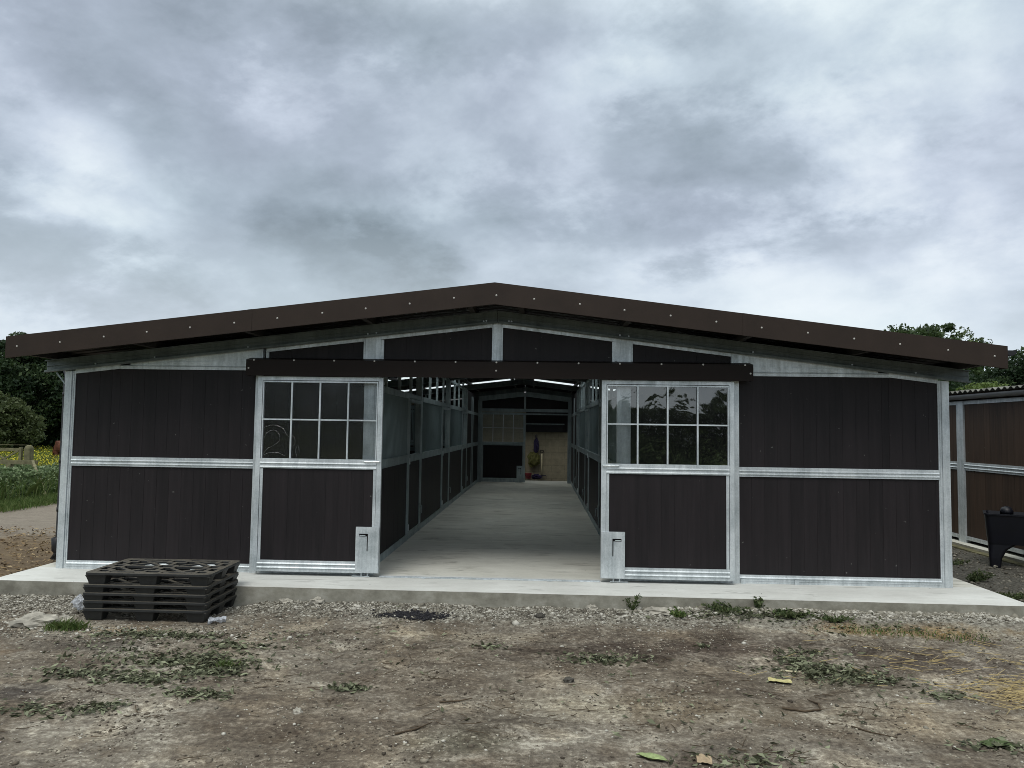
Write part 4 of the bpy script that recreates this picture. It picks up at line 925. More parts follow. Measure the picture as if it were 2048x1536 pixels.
for i in range(5):
    lx, ly = -3.862+pr.uniform(-.006, .006), -1.455+pr.uniform(-.006, .006)
    if i == 4: ly -= .0; lx += .01
    if pal0 is None:
        t = thing('plastic_pallet', pal_labels[0], 'pallet', (lx, ly, pal_z[0]), 0, 'black plastic pallets stacked in front of the barn')
        deck_mesh().build('deck', 'pallet', t, bevel=.003); f0 = None
        for cx_i, ax in enumerate((.006, .505, 1.004)):
            for ay in (.006, .325, .644):
                if f0 is None: f0 = foot_mesh().build('foot', 'pallet', t, bevel=.006); f0.location = (ax, ay, 0)
                else:
                    f = f0.copy(); COL.objects.link(f); f.parent = t; f.matrix_parent_inverse = Matrix(); f.location = (ax, ay, 0)
        pal0 = t
    else:
        t = pal0.copy(); COL.objects.link(t); t.location = (lx, ly, pal_z[i]); t.rotation_euler = (0, 0, pr.uniform(-.006, .006)); t['label'] = pal_labels[i]
        if i == 4: t.rotation_euler = (0, 0, R(1.0))
        for ch in list(pal0.children):
            c = ch.copy(); COL.objects.link(c); c.parent = t; c.matrix_parent_inverse = Matrix()

# ------------------------------------------------------------------ shed on the right
SX = 7.42
shed = thing('brown_shed', 'weathered brown boarded shed with corrugated roof and grey gutter right of the barn', 'shed', (SX, 0, 0))
tf = lambda u, d, z: (d, u, z)
for (a, b) in ((-2.6, 0.25), (0.40, 3.98), (4.20, 8.0)):
    boards(MB(), a, b, .06, 1.12, lambda u, d, z: tf(u, .015+d, z), rng=G_).build('wall_boards', 'board_old', shed)
    boards(MB(), a, b, 1.25, 2.20, lambda u, d, z: tf(u, .015+d, z), rng=G_).build('wall_boards', 'board_old', shed)
    ribbed_rail(MB(), a, b, 1.12, 1.25, tf, .05, (.3, .68)).build('mid_rail', 'galv', shed)
    mb = MB().hexa([tf(a, 0, 2.19), tf(b, 0, 2.19), tf(b, .05, 2.19), tf(a, .05, 2.19), tf(a, 0, 2.25), tf(b, 0, 2.25), tf(b, .05, 2.25), tf(a, .05, 2.25)]); mb.build('top_rail', 'galv', shed)
    MB().box(.012, .05, a-.2, b+.05, 2.251, 2.385).build('eave_board', 'board_old', shed)
    MB().box(0, .05, a, b, 0.0, .06).build('bottom_rail', 'galv', shed)
for (a, b) in ((0.25, .40), (3.98, 4.20)):
    MB().box(-.012, .07, a, b-.05, -.05, 2.25).box(.0, .06, b-.049, b, -.05, 2.25).build('wall_post', 'galv', shed)
MB().box(-.16, .4, -2.6, 8.0, -.25, -.05).build('plinth', 'concrete', shed)
MB().box(-.30, -.161, -2.6, 8.0, -.25, -.085).build('kerb_timber', 'oldwood', shed)
mb = MB(); n = 10; r = .07; vs = []
for yy in (-2.7, 8.1):
    for rr in (r, r-.004):
        for k in range(n+1):
            t_ = math.pi+math.pi*k/n; vs.append((-.09+math.cos(t_)*rr, yy, 2.335+math.sin(t_)*rr))
m_ = n+1; fs = []
for k in range(n): fs += [(k, k+1, 2*m_+k+1, 2*m_+k), (m_+k, 3*m_+k, 3*m_+k+1, m_+k+1), (k, m_+k, m_+k+1, k+1)]
for k in (0, n): fs += [(k, 2*m_+k, 3*m_+k, m_+k)]
mb.add(vs, fs).build('gutter', plain('grey_gutter', (.13, .135, .14), .4, 0, .5, .15, 3, 0), shed, smooth=False)
# corrugated fibre-cement roof, ribs run up the slope
mb = MB(); vs = []; st = .035; ysr = np.arange(-2.75, 8.15, st)
M['cement'] = plain('lichened_fibre_cement', (.15, .15, .13), .9, 0, .2, .45, 5, .5)
for t_ in (0, .008):
    for yy in ysr:
        h = .022*math.sin(yy/.146*2*math.pi)
        for (x, z) in ((-.13, 2.385), (3.9, 2.56)): vs.append((x, yy, z+h+t_))
m_ = len(ysr); fs = []
for i in range(m_-1): fs += [(2*i, 2*i+1, 2*i+3, 2*i+2), (2*m_+2*i, 2*m_+2*i+2, 2*m_+2*i+3, 2*m_+2*i+1), (2*i, 2*i+2, 2*m_+2*i+2, 2*m_+2*i)]
mb.add(vs, fs).build('corrugated_roof', 'cement', shed)
MB().box(3.8, 3.9, -2.6, 8, -.2, 2.5).build('rear_wall', 'board_old', shed)
for yy in (-2.6, 7.97): MB().hexa([(0.06, yy, -.05), (3.8, yy, -.05), (3.8, yy+.03, -.05), (.06, yy+.03, -.05), (.06, yy, 2.35), (3.8, yy, 2.5), (3.8, yy+.03, 2.5), (.06, yy+.03, 2.35)]).build('end_wall', 'board_old', shed)

# black moulded trough standing on legs
tr = thing('plastic_trough', 'dark blue black plastic feed trough on moulded legs in front of the brown shed', 'trough', (6.60, 2.02, -0.115), R(-28))
import bmesh
mb = MB(); loft(mb, [rrect(.03, 1.17, .04, .43, .33, .06), rrect(.015, 1.185, .02, .46, .50, .06), rrect(.0, 1.2, .0, .50, .715, .05), rrect(-.012, 1.212, -.012, .512, .72, .05), rrect(-.012, 1.212, -.012, .512, .74, .05), rrect(.02, 1.18, .02, .48, .741, .05), rrect(.06, 1.14, .06, .44, .56, .05)])
mb.build('basin', 'navy', tr)
for q in (0, 1):
    f_ = (lambda a, b: (a, b)) if q == 0 else (lambda a, b: (1.2-b, 1.2-a))
    mb = MB(); loft(mb, [rrect(*f_(.045, .17), .04, .18, 0.0, .03), rrect(*f_(.04, .19), .04, .20, .14, .03), rrect(*f_(.035, .25), .045, .28, .25, .05), rrect(*f_(.032, .38), .05, .40, .345, .05)])
    mb.build('leg', 'navy', tr)
mb = MB(); loft(mb, [rrect(.18, .33, .05, .20, .73, .06), rrect(.175, .335, .045, .205, .78, .075), rrect(.20, .31, .07, .18, .825, .05), rrect(.235, .275, .105, .145, .84, .018)]); mb.build('float_cover', 'navy', tr, smooth=True)

# ------------------------------------------------------------------ gate, posts
gate = thing('field_gate', 'weathered wooden five bar gate into the buttercup field', 'gate', (-13.3, 11.0, -0.1))
mb = MB()
for z, h in ((.10, .07), (.30, .07), (.52, .07), (.72, .06), (1.05, .085)): mb.bar((-3.2, 0, z), (0, 0, z), .035, h, (0, 0, 1))
mb.bar((-3.2, .25, 1.17), (0, .25, 1.17), .01, .012)
mb.bar((-3.2, 0, .05), (-3.2, 0, 1.12), .07, .06, (0, 1, 0)); mb.bar((-.04, -.001, .05), (-.04, -.001, 1.12), .07, .07, (0, 1, 0))
mb.build('bars', 'oldwood', gate)
mb = MB(); mb.bar((-.84, -.04, .60), (-.08, -.04, 1.02), .022, .045); mb.bar((-.84, -.06, 1.02), (-.08, -.06, .60), .022, .045); MB().bar((-1.7, -.04, .1), (-3.1, -.04, 1.0), .025, .06).build('brace', 'oldwood', gate)
mb.build('brace', 'oldwood', gate)
gp = thing('gate_post', 'square weathered gate post with rounded top at the end of the five bar gate', 'post', (-13.12, 11.0, -0.15))
mb = MB(); loft(mb, [rrect(-.088, .088, -.088, .088, 0, .02), rrect(-.088, .088, -.088, .088, 1.14, .03), rrect(-.07, .07, -.07, .07, 1.20, .04), rrect(-.03, .03, -.03, .03, 1.225, .02)]); mb.build('shaft', 'oldwood', gp)
rl = thing('broken_rail', 'fallen grey rail fence with a leaning strut among the nettles', 'fence', (-12.2, 9.9, -0.1))
MB().bar((-2.4, -.5, .79), (.22, -.2, .79), .04, .10).build('rail', 'oldwood', rl)
MB().bar((.12, -.25, .82), (1.24, -1.34, .02), .06, .08).build('strut', 'oldwood', rl)
MB().bar((-.45, -.25, -.1), (-.45, -.25, .76), .12, .12, (0, 1, 0)).build('post', 'oldwood', rl)

# ------------------------------------------------------------------ meadow, verge, plants
mw = MB(); nxm = 24
for i in range(nxm):
    a = -60+i*(46/nxm); b = -60+(i+1)*(46/nxm)
    mw.add([(a, 12.5, .02), (b, 12.5, .02), (b, 60, -.05), (a, 60, -.05)], [(0, 1, 2, 3)])
tag(mw.build('meadow', 'meadow'), kind='structure')
rg = np.random.default_rng(7)
def blades(name, P, h, m, rg, w=0.012, parent=None, lean=0.35):
    n = len(P); a = rg.uniform(0, 2*np.pi, n); d = np.stack([np.cos(a), np.sin(a), np.zeros(n)], 1); hh = (h*rg.uniform(.5, 1.3, n))[:, None]
    ln = rg.normal(size=(n, 3))*lean; ln[:, 2] = 0; tip = P+np.array([0, 0, 1])*hh+ln*hh; mid = P+np.array([0, 0, .55])*hh+ln*hh*.3
    V = np.stack([P-d*w, P+d*w, mid+d*w*.7, tip, mid-d*w*.7], 1).reshape(-1, 3); F = np.arange(5*n).reshape(-1, 5)
    return np_mesh(name, V, F, rg.uniform(0, 1, n), m, parent)
# long grass in the meadow and buttercups above it
n = 26000; u = rg.uniform(0, 1, n); Y = 12.6+u**1.5*24; X = -Y*.72-3.0-rg.uniform(-4, 9, n)*(Y/20)
P = np.stack([X, Y, np.full(n, 0.0)], 1); tag(blades('meadow_grass', P, .42, 'grassm', rg, .018), 'long grass of the field beyond the gate', 'grass', kind='stuff')
n = 30000; u = rg.uniform(0, 1, n); Y = 12.8+u**1.3*26; X = -Y*.72-3.0-rg.uniform(-4, 9, n)*(Y/20)
P = np.stack([X, Y, .38+rg.normal(0, .06, n)], 1); tag(leaves('buttercups', P, .034, 'buttercup', rg, aspect=.9, flat=.4), 'yellow buttercups across the field beyond the gate', 'flowers', kind='stuff')
# verge grass along the track
n = 30000; X = -10.15-rg.uniform(0, 1, n)**1.3*2.2+rg.normal(0, .12, n); Y = rg.uniform(1.5, 15, n)
P = np.stack([X, Y, np.full(n, -.09)], 1); tag(blades('verge_grass', P, .13, 'grassm', rg, .009), 'short green grass verge beside the left track', 'grass', kind='stuff')
n = 1500; X = -11.0-rg.uniform(0, 1.0, n); Y = rg.uniform(5, 11, n)
P = np.stack([X, Y, np.full(n, -.09)], 1); tag(blades('tall_grass', P, .5, 'grassm', rg, .012), 'tall grass tufts at the foot of the nettles', 'grass', kind='stuff')
# nettle bank
n = 34000
X = -11.1-rg.uniform(0, 1, n)*2.2; Y = rg.uniform(5.5, 15, n); hz_ = np.array([.62+.22*mn.noise(Vector((x*1.3, y*1.3, 0))) for x, y in zip(X, Y)])
fal = np.clip((-11.0-X)/.5, .15, 1); Z = -.1+rg.uniform(0, 1, n)**.6*hz_*fal
tag(leaves('nettle_bank', np.stack([X, Y, Z], 1), .105, 'nettle', rg, aspect=.5, flat=.6), 'dense bank of nettles and weeds left of the barn', 'nettles', kind='stuff')

def tree(name, label, x, y, h, w, base, m, seed, nleaf, lsize, group=None, trunk_r=.22, crown_lo=.25, dense=False, cat='tree', zb=-.15, rough=.36, nc=None):
    rgt = np.random.default_rng(seed); pr_ = random.Random(seed)
    t = thing(name, label, cat, (x, y, zb), 0, group)
    mb = MB(); top = h*.7
    if trunk_r > 0:
        mb.tube([(0, 0, 0), (.1, .05, top*.3), (-.1, 0, top*.7), (0, 0, top)], [trunk_r, trunk_r*.8, trunk_r*.5, trunk_r*.15], 8)
        for i in range(9):
            a = pr_.uniform(0, 6.28); z0 = pr_.uniform(.25, .8)*top; ln = w*pr_.uniform(.25, .45)
            mb.tube([(0, 0, z0), (math.cos(a)*ln*.5, math.sin(a)*ln*.5, z0+ln*.35), (math.cos(a)*ln, math.sin(a)*ln, z0+ln*.6)], [trunk_r*.35, trunk_r*.22, trunk_r*.06], 6)
        mb.build('trunk', 'barkm', t)
    lo = h*crown_lo; cz = (lo+h)/2; rz = (h-lo)/2
    ks = 1.0 if nc is None else .62; nc = nc or int(46 if not dense else 90); C = []; S = []
    while len(C) < nc:
        d = rgt.normal(size=3); d /= np.linalg.norm(d); k = rgt.uniform(.55, 1.0)**.6
        r_ = k*(1-rough*.5+rough*mn.noise(Vector((d[0]*1.7+seed, d[1]*1.7, d[2]*1.7))))
        C.append((d[0]*w/2*r_, d[1]*w/2*r_, cz+d[2]*rz*r_)); S.append(rgt.uniform(.08, .17)*w*ks)
    C = np.array(C); S = np.array(S); idx = rgt.integers(0, nc, nleaf); d = rgt.normal(size=(nleaf, 3)); d /= np.linalg.norm(d, axis=1)[:, None]
    rr = rgt.uniform(0, 1, nleaf)**.45; P = C[idx]+d*(rr*S[idx])[:, None]*np.array([1, 1, .62]); P[:, 2] = np.maximum(P[:, 2], .05)
    tone = rgt.uniform(0, .45, nc)[idx]+rgt.uniform(0, .55, nleaf)
    leaves('crown', P, lsize, m, rgt, t, aspect=.6, rnd=tone); return t
g1 = 'trees beyond the field on the left'
tree('broadleaf_tree', 'tall dark tree leftmost behind the barn eave, its crown cut by the frame', -31.4, 30.0, 6.6, 8.0, 0, 'leaf_dark', 1, 42000, .20, g1, crown_lo=.02, dense=True)
tree('broadleaf_tree', 'dark tree with knobbly top rising above the left eave of the barn', -27.3, 31.0, 7.15, 7.0, 0, 'leaf_dark', 2, 42000, .20, g1, crown_lo=.02, dense=True)
tree('broadleaf_tree', 'dark tree just left of the barn corner post, behind the gutter brace', -24.0, 32.5, 6.9, 6.5, 0, 'leaf_dark', 3, 38000, .20, g1, crown_lo=.02, dense=True)
tree('broadleaf_tree', 'dark tree farthest left, mostly outside the picture', -38.0, 33.0, 8.0, 9.0, 0, 'leaf_dark', 12, 20000, .24, g1, crown_lo=.02, dense=True)
tree('hawthorn_bush', 'dark low bush below the knobbly topped tree, behind the gate post', -27.8, 30.5, 3.6, 6.5, 0, 'leaf_dark', 14, 16000, .17, None, trunk_r=.08, crown_lo=.02, dense=True, cat='bush')
tree('hawthorn_bush', 'olive green bush in front of the dark trees at the left edge', -24.3, 25.0, 3.1, 3.6, 0, 'leaf_olive', 4, 20000, .15, None, trunk_r=.08, crown_lo=.02, dense=True, cat='bush')
g2 = 'trees behind the barn and shed on the right'
tree('broadleaf_tree', 'rounded green tree showing above the right slope of the barn roof', 24.9, 40.0, 9.15, 8.2, 0, 'leaf_mid', 5, 42000, .22, g2, crown_lo=.15, dense=True, rough=.12, nc=300)
tree('broadleaf_tree', 'large dark tree at the right edge above the corrugated roof', 20.9, 22.5, 5.5, 6.4, 0, 'leaf_dark', 6, 34000, .15, g2, crown_lo=.1)
tree('broadleaf_tree', 'thin dark tree with sky showing through, under the right end of the barge board', 21.8, 30.0, 5.5, 5.0, 0, 'leaf_dark', 7, 9000, .17, g2, crown_lo=.3)
tree('elder_bush', 'bright green bush peeping over the corrugated roof beside the barn', 15.2, 17.5, 3.85, 4.4, 0, 'leaf_bright', 8, 22000, .11, None, trunk_r=.08, crown_lo=.1, dense=True, cat='bush')

# far woodland closing the view behind everything
rgf = np.random.default_rng(77); n = 60000; X = rgf.uniform(-110, 80, n)
tp = np.array([3.6+.9*mn.noise(Vector((x*.12, 0, 4)))+.5*mn.noise(Vector((x*.6, 1, 0))) for x in X])
tag(leaves('far_wood', np.stack([X, 62+rgf.normal(0, 1.3, n), -.1+rgf.uniform(0, 1, n)**.8*tp], 1), .55, 'leaf_dark', rgf, aspect=.8), 'distant dark belt of woodland beyond the fields', 'wood', kind='stuff')
# hedge and trees behind the photographer (they show in the window panes)
g3 = 'hedge and trees facing the barn'
rgh = np.random.default_rng(20); n = 80000; X = rgh.uniform(-32, 30, n)
top = np.array([3.0+.45*mn.noise(Vector((x*.35, 0, 0)))+.3*mn.noise(Vector((x*1.4, 3, 0)))+(1.8 if x < -7 else 0.0) for x in X])
Zh = -.15+rgh.uniform(0, 1, n)**.7*(top+.2); Yh = -27+rgh.normal(0, .4, n)
tag(leaves('hedge', np.stack([X, Yh, Zh], 1), .20, 'leaf_mid', rgh, aspect=.7), 'tall hedge across the yard facing the barn, seen reflected in the window panes', 'hedge')

# ------------------------------------------------------------------ pony, mostly hidden by the barn corner
def skin_body(name, verts, edges, radii, m, parent, root=0, sub=2):
    me = bpy.data.meshes.new(name); me.from_pydata(verts, edges, []); me.materials.append(M[m])
    o = bpy.data.objects.new(name, me); COL.objects.link(o); o.parent = parent; o.matrix_parent_inverse = Matrix()
    o.modifiers.new('skin', 'SKIN'); ss = o.modifiers.new('sub', 'SUBSURF'); ss.levels = sub; ss.render_levels = sub
    for i, r_ in enumerate(radii):
        rr = r_ if isinstance(r_, tuple) else (r_, r_); me.skin_vertices[0].data[i].radius = rr; me.skin_vertices[0].data[i].use_root = (i == root)
    return o
po = thing('pony', 'chestnut pony grazing among the buttercups, its rump beside the barn corner', 'pony', (-18.35, 20.0, -0.1), R(-12))
vb = [(.18, 0, .86), (.45, 0, .82), (.75, 0, .80), (1.02, 0, .84), (1.2, 0, .80), (1.42, 0, .62), (1.55, 0, .36), (1.68, 0, .14), (1.74, 0, .07)]
eb = [(i, i+1) for i in range(8)]; rbd = [(.20, .22), (.23, .24), (.24, .25), (.21, .25), (.14, .19), (.10, .14), (.09, .11), (.06, .07), (.05, .05)]
for (bx_, sy) in ((0, .13), (0, -.13), (3, .12), (3, -.12)):
    o0 = len(vb)
    if bx_ == 0: ch = [(.20, sy, .62), (.26, sy, .50), (.10, sy, .34), (.13, sy, .12), (.16, sy, .03)]; rd = [.12, .085, .05, .035, .045]
    else: ch = [(1.02, sy, .62), (1.03, sy, .46), (1.05, sy, .32), (1.04, sy, .12), (1.07, sy, .03)]; rd = [.09, .06, .045, .032, .045]
    vb += ch; rbd += rd; eb.append((bx_, o0)); eb += [(o0+i, o0+i+1) for i in range(4)]
for sy in (.04, -.04):
    o0 = len(vb); vb += [(1.52, sy*1.3, .46), (1.50, sy*1.6, .55)]; rbd += [.03, .012]; eb += [(6, o0), (o0, o0+1)]
skin_body('body', vb, eb, rbd, 'chestnut', po, 1)
mb = MB()
for i in range(40):
    y_ = pr.uniform(-.04, .04); mb.tube([(.02, y_*.5, .92), (-.06, y_, .80), (-.07, y_*1.4, .5), (-.05, y_*1.6, .28)], [.014, .014, .01, .003], 4)
mb.build('tail', 'mane', po)
mb = MB()
for i in range(46):
    k = i/45; x_ = 1.08+.42*k; z_ = 1.05-.55*k; sgn = -1 if i % 2 else 1; mb.tube([(x_, 0, z_), (x_+.02, sgn*.08, z_-.06), (x_+.02, sgn*.11, z_-.18)], [.012, .012, .003], 4)
mb.build('mane', 'mane', po)

# ------------------------------------------------------------------ yard litter
def gpt(x, y): return gz(x, y)
def stones(name, XY, sz, m, rg, lift=0.2, parent=None, tone=None):
    n = len(XY); base = np.array([(1, 0, 0), (0, 1, 0), (-1, 0, 0), (0, -1, 0), (0, 0, 1), (0, 0, -1), (.6, .6, .55), (-.6, .6, .5), (-.6, -.6, .55), (.6, -.6, .5)])
    top = [(0, 6, 4), (6, 1, 4), (1, 7, 4), (7, 2, 4), (2, 8, 4), (8, 3, 4), (3, 9, 4), (9, 0, 4), (0, 1, 6), (1, 2, 7), (2, 3, 8), (3, 0, 9), (1, 0, 5), (2, 1, 5), (3, 2, 5), (0, 3, 5)]
    s = sz*rg.lognormal(0, .45, n); a = rg.uniform(0, 6.28, n); sc_ = np.stack([s*rg.uniform(.7, 1.3, n), s*rg.uniform(.6, 1.1, n), s*rg.uniform(.4, .8, n)], 1)
    j = base[None]*(1+rg.uniform(-.28, .28, (n, 10, 1))); j = j*sc_[:, None, :]
    ca, sa = np.cos(a)[:, None], np.sin(a)[:, None]; x = j[..., 0]*ca-j[..., 1]*sa; y = j[..., 0]*sa+j[..., 1]*ca
    z0 = np.array([gpt(p[0], p[1]) for p in XY]); V = np.stack([x+XY[:, :1], y+XY[:, 1:2], j[..., 2]+(z0+sc_[:, 2]*lift)[:, None]], 2).reshape(-1, 3)
    F = (np.array(top)[None]+(np.arange(n)*10)[:, None, None]).reshape(-1, 3)
    tn = rg.uniform(0, 1, n) if tone is None else tone
    return np_mesh(name, V, F, np.repeat(tn, 16), m, parent)
rs = np.random.default_rng(31)
XY = []
n = 26000; x = rs.uniform(-5.6, 5.8, n); y = -.76-np.abs(rs.normal(0, .24, n))*np.where(x < 2.4, 1.0, .45); XY.append(np.stack([x, y], 1))
n = 1600; XY.append(np.stack([rs.normal(-3.2, .9, n), rs.normal(-1.75, .25, n)], 1)); 
n = 1800; XY.append(np.stack([rs.normal(-4.6, .6, n), rs.normal(-1.3, .35, n)], 1))
XY = np.concatenate(XY); XY = XY[XY[:, 1] < -.745]; XY = XY[~((XY[:, 0] > -4.0) & (XY[:, 0] < -2.45) & (XY[:, 1] > -1.62) & (XY[:, 1] < -.80) & (rs.uniform(0, 1, len(XY)) < .8))]
tag(stones('gravel', XY, .0088, 'gravelm', rs, lift=.0), 'crushed stone lying along the foot of the concrete slab', 'gravel', kind='stuff')
n = 7500; x = rs.uniform(-5.5, 6.5, n); y = -5.1+rs.uniform(0, 1, n)*4.2; XY = np.stack([x, y], 1)
tag(stones('pebbles', XY, .0048, 'gravelm', rs, tone=np.clip(rs.uniform(.0, 1.05, n), 0, 1)), 'small pebbles scattered over the bare earth yard', 'pebbles', kind='stuff')
n = 2500; XY = np.stack([rs.uniform(5.5, 7.2, n), rs.uniform(-.7, 6, n)], 1)
tag(stones('yard_stones', XY, .012, 'gravelm', rs, tone=rs.uniform(0, .7, n)), 'dark stones on the soil between the barn and the brown shed', 'gravel', kind='stuff')
n = 46000; x = rs.uniform(-5.0, 6.0, n); y = -5.15+rs.uniform(0, 1, n)*4.3; XY = np.stack([x, y], 1)
dn = np.array([mn.noise(Vector((a*1.7, b*2.6, 7.0)))+.5*mn.noise(Vector((a*6, b*9, 2.0))) for a, b in XY]); XY = XY[dn+rs.normal(0, .2, n) > .16]
tag(stones('soil_crumbs', XY, .0062, 'crumb', rs, lift=.15), 'loose crumbs of dry soil over the bare yard', 'soil', kind='stuff')
# pale broken rubble bank under the right half of the slab
n = 5200; x = 1.3+rs.uniform(0, 1, n)**.8*4.3; y = -.80-np.abs(rs.normal(0, .085, n))
tag(stones('rubble', np.stack([x, y], 1), .0125, 'gravelm', rs, lift=.2, tone=rs.uniform(.35, 1, n)), 'pale broken concrete packed against the right half of the slab', 'rubble', kind='stuff')
n = 1700; x = -5.6-rs.uniform(0, 3.5, n); y = rs.uniform(-.4, 4.2, n); XY = np.stack([x, y], 1)
tag(leaves('wood_chips', np.stack([x, y, np.array([gpt(a, b) for a, b in XY])+.012], 1), .07, 'chipm', rs, aspect=.3, flat=.25), 'wood chips and straw trodden into the mud left of the slab', 'wood chips', kind='stuff')

# fallen leaves: heaps where the photograph has them
heaps = [(-2.26, -2.66, .50, .16, 300), (-2.87, -3.0, .24, .10, 120), (-2.40, -3.08, .20, .09, 120), (-1.98, -2.85, .22, .15, 190), (-3.15, -1.94, .25, .10, 60), (-2.65, -1.95, .35, .09, 110), (-2.05, -2.22, .22, .07, 60), (-2.36, -3.63, .13, .07, 50), (-2.75, -3.7, .25, .10, 60), (-1.85, -3.35, .18, .08, 90), (-.85, -3.12, .12, .06, 60), (.1, -2.03, .1, .05, 25), (1.05, -2.3, .28, .11, 110), (2.75, -2.45, .30, .16, 240), (2.75, -1.95, .25, .08, 50), (2.95, -2.65, .30, .12, 130), (2.62, -2.2, .12, .08, 50), (1.96, -1.87, .06, .03, 14), (3.28, -3.81, .16, .06, 45), (3.45, -2.95, .14, .06, 30), (1.7, -4.15, .3, .1, 60), (2.6, -.98, .55, .10, 260), (-2.9, -2.4, .5, .25, 70), (2.2, -3.2, 1.6, .8, 60), (-1.5, -2.2, 1.2, .5, 50), (3.6, -1.2, .8, .15, 60)]
C = []
for (x, y, sx, sy, n) in heaps:
    n = int(n*1.9)
    a = rs.normal(size=(n, 2))*np.array([sx, sy])*.7+np.array([x, y]); C.append(a)
C = np.concatenate(C); C = C[C[:, 1] < -.76]; z = np.array([gpt(a, b) for a, b in C])+.006+np.abs(rs.normal(0, .008, len(C)))
tag(leaves('fallen_leaves', np.column_stack([C, z]), .056, 'litter', rs, aspect=.36, flat=.22), 'wilted grey green leaves strewn in heaps over the yard', 'leaves', kind='stuff')
# dead twigs
mb = MB(); tw = random.Random(5)
for (x, y, sp, n) in ((1.8, -4.1, .25, 22), (2.6, -3.4, .4, 14), (2.9, -2.65, .35, 20), (-2.2, -2.8, .6, 22), (.0, -3.7, .5, 8), (3.7, -3.0, .5, 12), (-.2, -2.2, 1.2, 12), (3.0, -1.6, 1.2, 16), (-2.2, -3.9, .8, 8), (1.0, -3.0, 1.5, 14), (-2.6, -3.3, .9, 26), (-1.2, -2.9, .8, 22), (.4, -3.5, 1.0, 26), (2.0, -2.9, 1.0, 26), (3.6, -3.5, .8, 22), (1.6, -4.3, .8, 20)):
    for i in range(n):
        px, py = x+tw.gauss(0, sp*.6), y+tw.gauss(0, sp*.3); a = tw.gauss(0, .6); l_ = tw.uniform(.04, .17); pts = []
        if py > -.78: continue
        for k in range(4):
            q = k/3; xx_, yy_ = px+math.cos(a)*l_*q+tw.gauss(0, .006), py+math.sin(a)*l_*q+tw.gauss(0, .006); pts.append((xx_, yy_, gpt(xx_, yy_)+.006+tw.uniform(0, .008)))
        mb.tube(pts, [.0028, .0024, .002, .0012], 5)
tag(mb.build('twigs', 'twigm'), 'thin dead twigs scattered over the yard', 'twigs', kind='stuff')
# straw at the right edge
mb = MB()
for i in range(520):
    if i < 400: px, py = tw.gauss(4.25, .33), tw.gauss(-2.85, .20)
    else: px, py = tw.gauss(4.0, .7), tw.gauss(-2.3, .4)
    if py > -.8: continue
    a = tw.uniform(-.9, .9); l_ = tw.uniform(.05, .22); q = (px+math.cos(a)*l_, py+math.sin(a)*l_)
    if q[1] > -.78: continue
    mb.tube([(px, py, gpt(px, py)+.008+tw.uniform(0, .014)), (q[0], q[1], gpt(*q)+.008+tw.uniform(0, .014))], .0021, 4, tw.random())
tag(mb.build('straw', 'strawm'), 'loose golden straw at the right edge of the yard', 'straw', kind='stuff')

# single small things
def stick(name, label, pts, r, m='twigm'):
    mb = MB().tube([(x, y, gpt(x, y)+r+.003) for x, y in pts], [r*1.1]+[r]*(len(pts)-2)+[r*.5], 7); tag(mb.build(name, m, smooth=True), label, 'stick')
stick('stick', 'curved dark hooked stick lying below the yellow paper', [(2.17, -3.30), (2.30, -3.36), (2.42, -3.31), (2.45, -3.20), (2.40, -3.12)], .007)
stick('stick', 'straight dark twig lying in the middle of the bare earth', [(-.16, -3.35), (-.03, -3.32), (.06, -3.28)], .005)
stick('stick', 'dark stick left of the long thin one, right of centre in the foreground', [(2.50, -3.62), (2.60, -3.69), (2.72, -3.76)], .005)
stick('stick', 'pale peeled stick beside the leaf heap right of the yellow paper', [(2.42, -2.47), (2.50, -2.49), (2.56, -2.51)], .007, 'paleshaft')
stick('stick', 'short branch tangled at the centre bottom of the yard', [(-.35, -3.95), (-.24, -3.86), (-.16, -3.72)], .006)
def sheet(name, label, cat, x, y, w_, d_, rz, m, seed, wav=.008, shape=None):
    mb = MB(); nu, nv = 12, 8; c, s_n = math.cos(rz), math.sin(rz); vs = []
    for t_ in (0, .0012):
        for j in range(nv+1):
            for i in range(nu+1):
                u, v = (i/nu-.5), (j/nv-.5)
                if shape == 'leaf': v *= max(.05, math.sin(math.pi*(i/nu)**.8))
                X_ = x+(u*w_)*c-(v*d_)*s_n; Y_ = y+(u*w_)*s_n+(v*d_)*c
                vs.append((X_, Y_, gpt(X_, Y_)+.012+t_+wav*mn.noise(Vector((u*4+seed, v*4, 0)))+wav*abs(v)))
    m_ = (nu+1)*(nv+1); fs = []
    for j in range(nv):
        for i in range(nu):
            a = j*(nu+1)+i; fs += [(a, a+1, a+nu+2, a+nu+1), (m_+a, m_+a+nu+1, m_+a+nu+2, m_+a+1)]
    o = mb.add(vs, fs).build(name, m, smooth=True); return tag(o, label, cat)
sheet('paper_strip', 'torn yellow strip of paper lying on the earth', 'paper', 2.33, -2.74, .17, .075, R(-10), 'paper', 3)
sheet('cardboard_scrap', 'square tan cardboard scrap at the bottom edge of the yard', 'cardboard', 1.46, -4.16, .085, .085, R(-8), 'card', 5)
sheet('large_leaf', 'large pale green pointed leaf at the bottom of the yard', 'leaf', 1.17, -4.17, .21, .085, R(-28), 'leafpale', 7, .014, 'leaf')
sheet('large_leaf', 'broad dark green leaf at the lower right corner', 'leaf', 3.30, -3.82, .22, .11, R(-18), 'weedm', 8, .016, 'leaf')
sheet('plastic_sheet_scrap', 'crumpled clear plastic scrap by the right foot of the pallet stack', 'plastic', -2.55, -1.42, .16, .12, R(20), 'bag', 9, .05)
o = lumpy('plastic_bottle_bag', 'bag', .085, .06, .065, 4.0, None, 3, .7, 5, (-3.99, -1.22, -.085)); tag(o, 'crushed clear plastic bag against the left end of the pallets', 'plastic bag')
